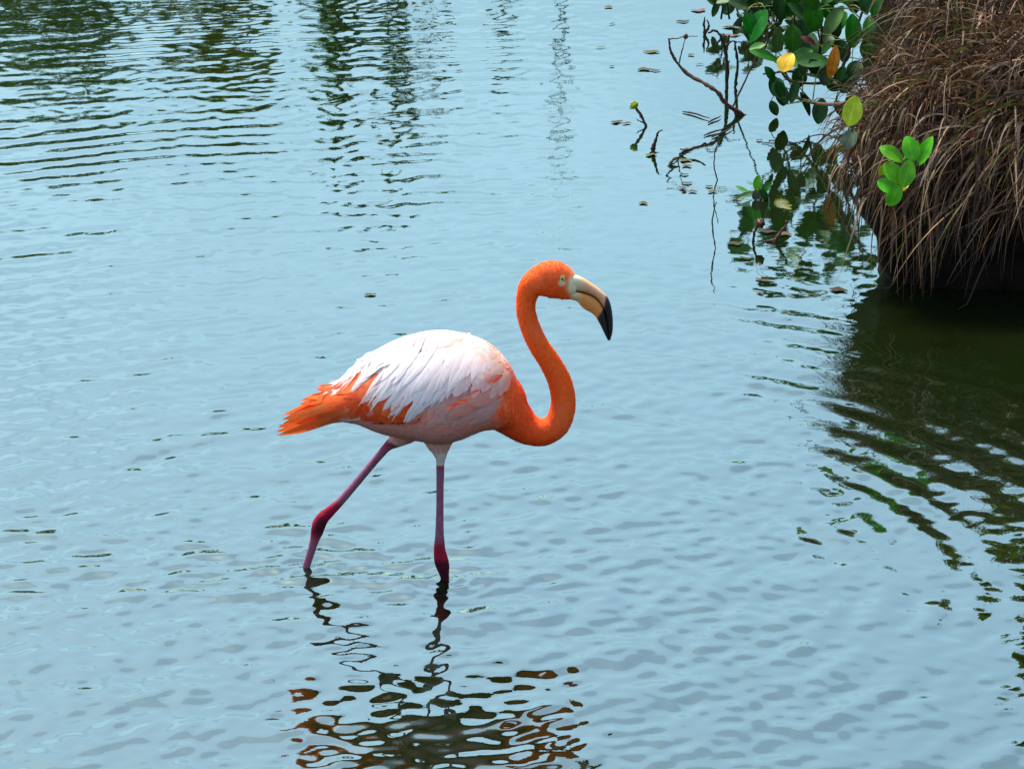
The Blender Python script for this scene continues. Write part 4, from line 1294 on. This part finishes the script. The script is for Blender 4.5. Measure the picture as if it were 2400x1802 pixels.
def tree(name, label, x, y, h, rx, cat, seed, n=2600, low=.35, fol=0, bare=False, group="trees of the far shore"):
    r = random.Random(seed)
    root = empty(name, (x, y, .05))
    tag(root, label, cat, group)
    acc = ([], [])
    top = Vector((x + r.uniform(-.1, .1), y, h * .9))
    b0 = Vector((x, y, -.1))
    mids = [b0.lerp(top, t) + Vector((r.uniform(-.05, .05), r.uniform(-.05, .05), 0)) for t in (0, .3, .6, 1)]
    r0 = .035 if not bare else .012
    add(acc, sweep(mids, [r0, r0 * .8, r0 * .55, r0 * .25], 8))
    blobs = []
    for k in range(9 if not bare else 5):
        t = r.uniform(low, .95)
        st = b0.lerp(top, t * .8)
        a = r.uniform(0, 6.28)
        rr = rx * r.uniform(.3, .85) * (1.15 - .5 * t)
        en = Vector((x + math.cos(a) * rr, y + math.sin(a) * rr, .05 + h * t))
        add(acc, sweep([st, (st + en) / 2 + Vector((0, 0, .06)), en], [r0 * .4, r0 * .28, r0 * .1], 6))
        blobs.append((en, np.array([rx * .42, rx * .42, h * .11]) * r.uniform(.7, 1.2)))
    if bare:
        blobs = [(q[0], q[1] * .6) for q in blobs]
    blobs.append((top, np.array([rx * .3, rx * .3, h * .10])))
    obj("trunk", mesh_from("trunk", acc[0], acc[1], TRUNK_M), root)
    v, f = leaf_cloud(blobs, n, .055, seed)
    obj("crown", mesh_from("crown", v, f, FOL[fol], smooth=False), root)


tree("mangrove_tree", "dense olive mangrove standing on the far shore", -3.6, 24.3, 2.25, .95, "tree", 1, 2520, .12)
tree("mangrove_tree", "dense olive mangrove standing on the far shore", -2.55, 24.0, 2.3, .85, "tree", 2, 2520, .12, 1)
tree("mangrove_tree", "dense olive mangrove standing on the far shore", -1.55, 24.2, 2.45, .75, "tree", 3, 2280, .12)
tree("mangrove_tree", "dense olive mangrove standing on the far shore", -.98, 24.5, 2.2, .42, "tree", 12, 1300, .12, 1)
tree("mangrove_tree", "dense olive mangrove standing on the far shore", -4.9, 24.6, 2.3, 1.0, "tree", 4, 2520, .12, 1)
tree("mangrove_tree", "dense olive mangrove standing on the far shore", -6.3, 24.5, 2.6, 1.2, "tree", 5, 2520, .12)
tree("slender_tree", "slender leafy sapling at the end of the far mangroves", -1.08, 23.8, 2.8, .13, "tree", 6, 420, .1, 1)
tree("slender_tree", "slender leafy sapling at the end of the far mangroves", -.66, 23.9, 2.85, .15, "tree", 7, 420, .1, 1)
tree("slender_tree", "slender leafy sapling at the end of the far mangroves", -.45, 24.2, 2.6, .16, "tree", 8, 140, .2, 0, True)
tree("slender_tree", "lone thin sapling standing apart on the far shore", .31, 24.0, 3.3, .02, "tree", 9, 10, .3, 1, True)
tree("slender_tree", "slender leafy sapling at the end of the far mangroves", -.05, 24.4, 2.3, .14, "tree", 10, 120, .3, 1, True)

# shrubs behind the bank, above the frame; their shade darkens the water below the bank
for q, (x, y, h, rx) in enumerate([(2.15, 12.8, 2.0, .55), (2.9, 12.7, 2.3, .75), (2.7, 14.2, 2.3, .8), (4.1, 13.2, 2.5, .95)]):
    tree("bank_shrub", "leafy green shrub growing on top of the bank behind the dry grass", x, y, h, rx, "shrub", 40 + q, 3000, .40, q % 2, group="shrubs on top of the bank")

# far shore and land to the horizon
vv, ff = [], []
xs_ = [-400, -60, -12, -7, -5, -3.5, -2, -1, 0, 1, 2.5, 4, 7, 12, 60, 400]
rows = [(22.9, -.4), (23.2, .02), (23.8, .10), (26, .16), (40, .3), (120, .5), (900, 1.0)]
for (yy, zz) in rows:
    for x in xs_:
        vv.append((x, yy + .35 * math.sin(x * 1.7) * (1 if yy < 30 else 0) + (abs(x) * .25 if yy < 100 else 0), zz))
for j in range(len(rows) - 1):
    for i in range(len(xs_) - 1):
        a = j * len(xs_) + i
        ff.append((a, a + 1, a + len(xs_) + 1, a + len(xs_)))
tag(obj("far_shore", mesh_from("far_shore", vv, ff, mat_plain("shore_ground", (.045, .055, .016), .9, .2, .4, 2.0, .4, 20))), kind="structure", label="low grassy far shore of the pond")
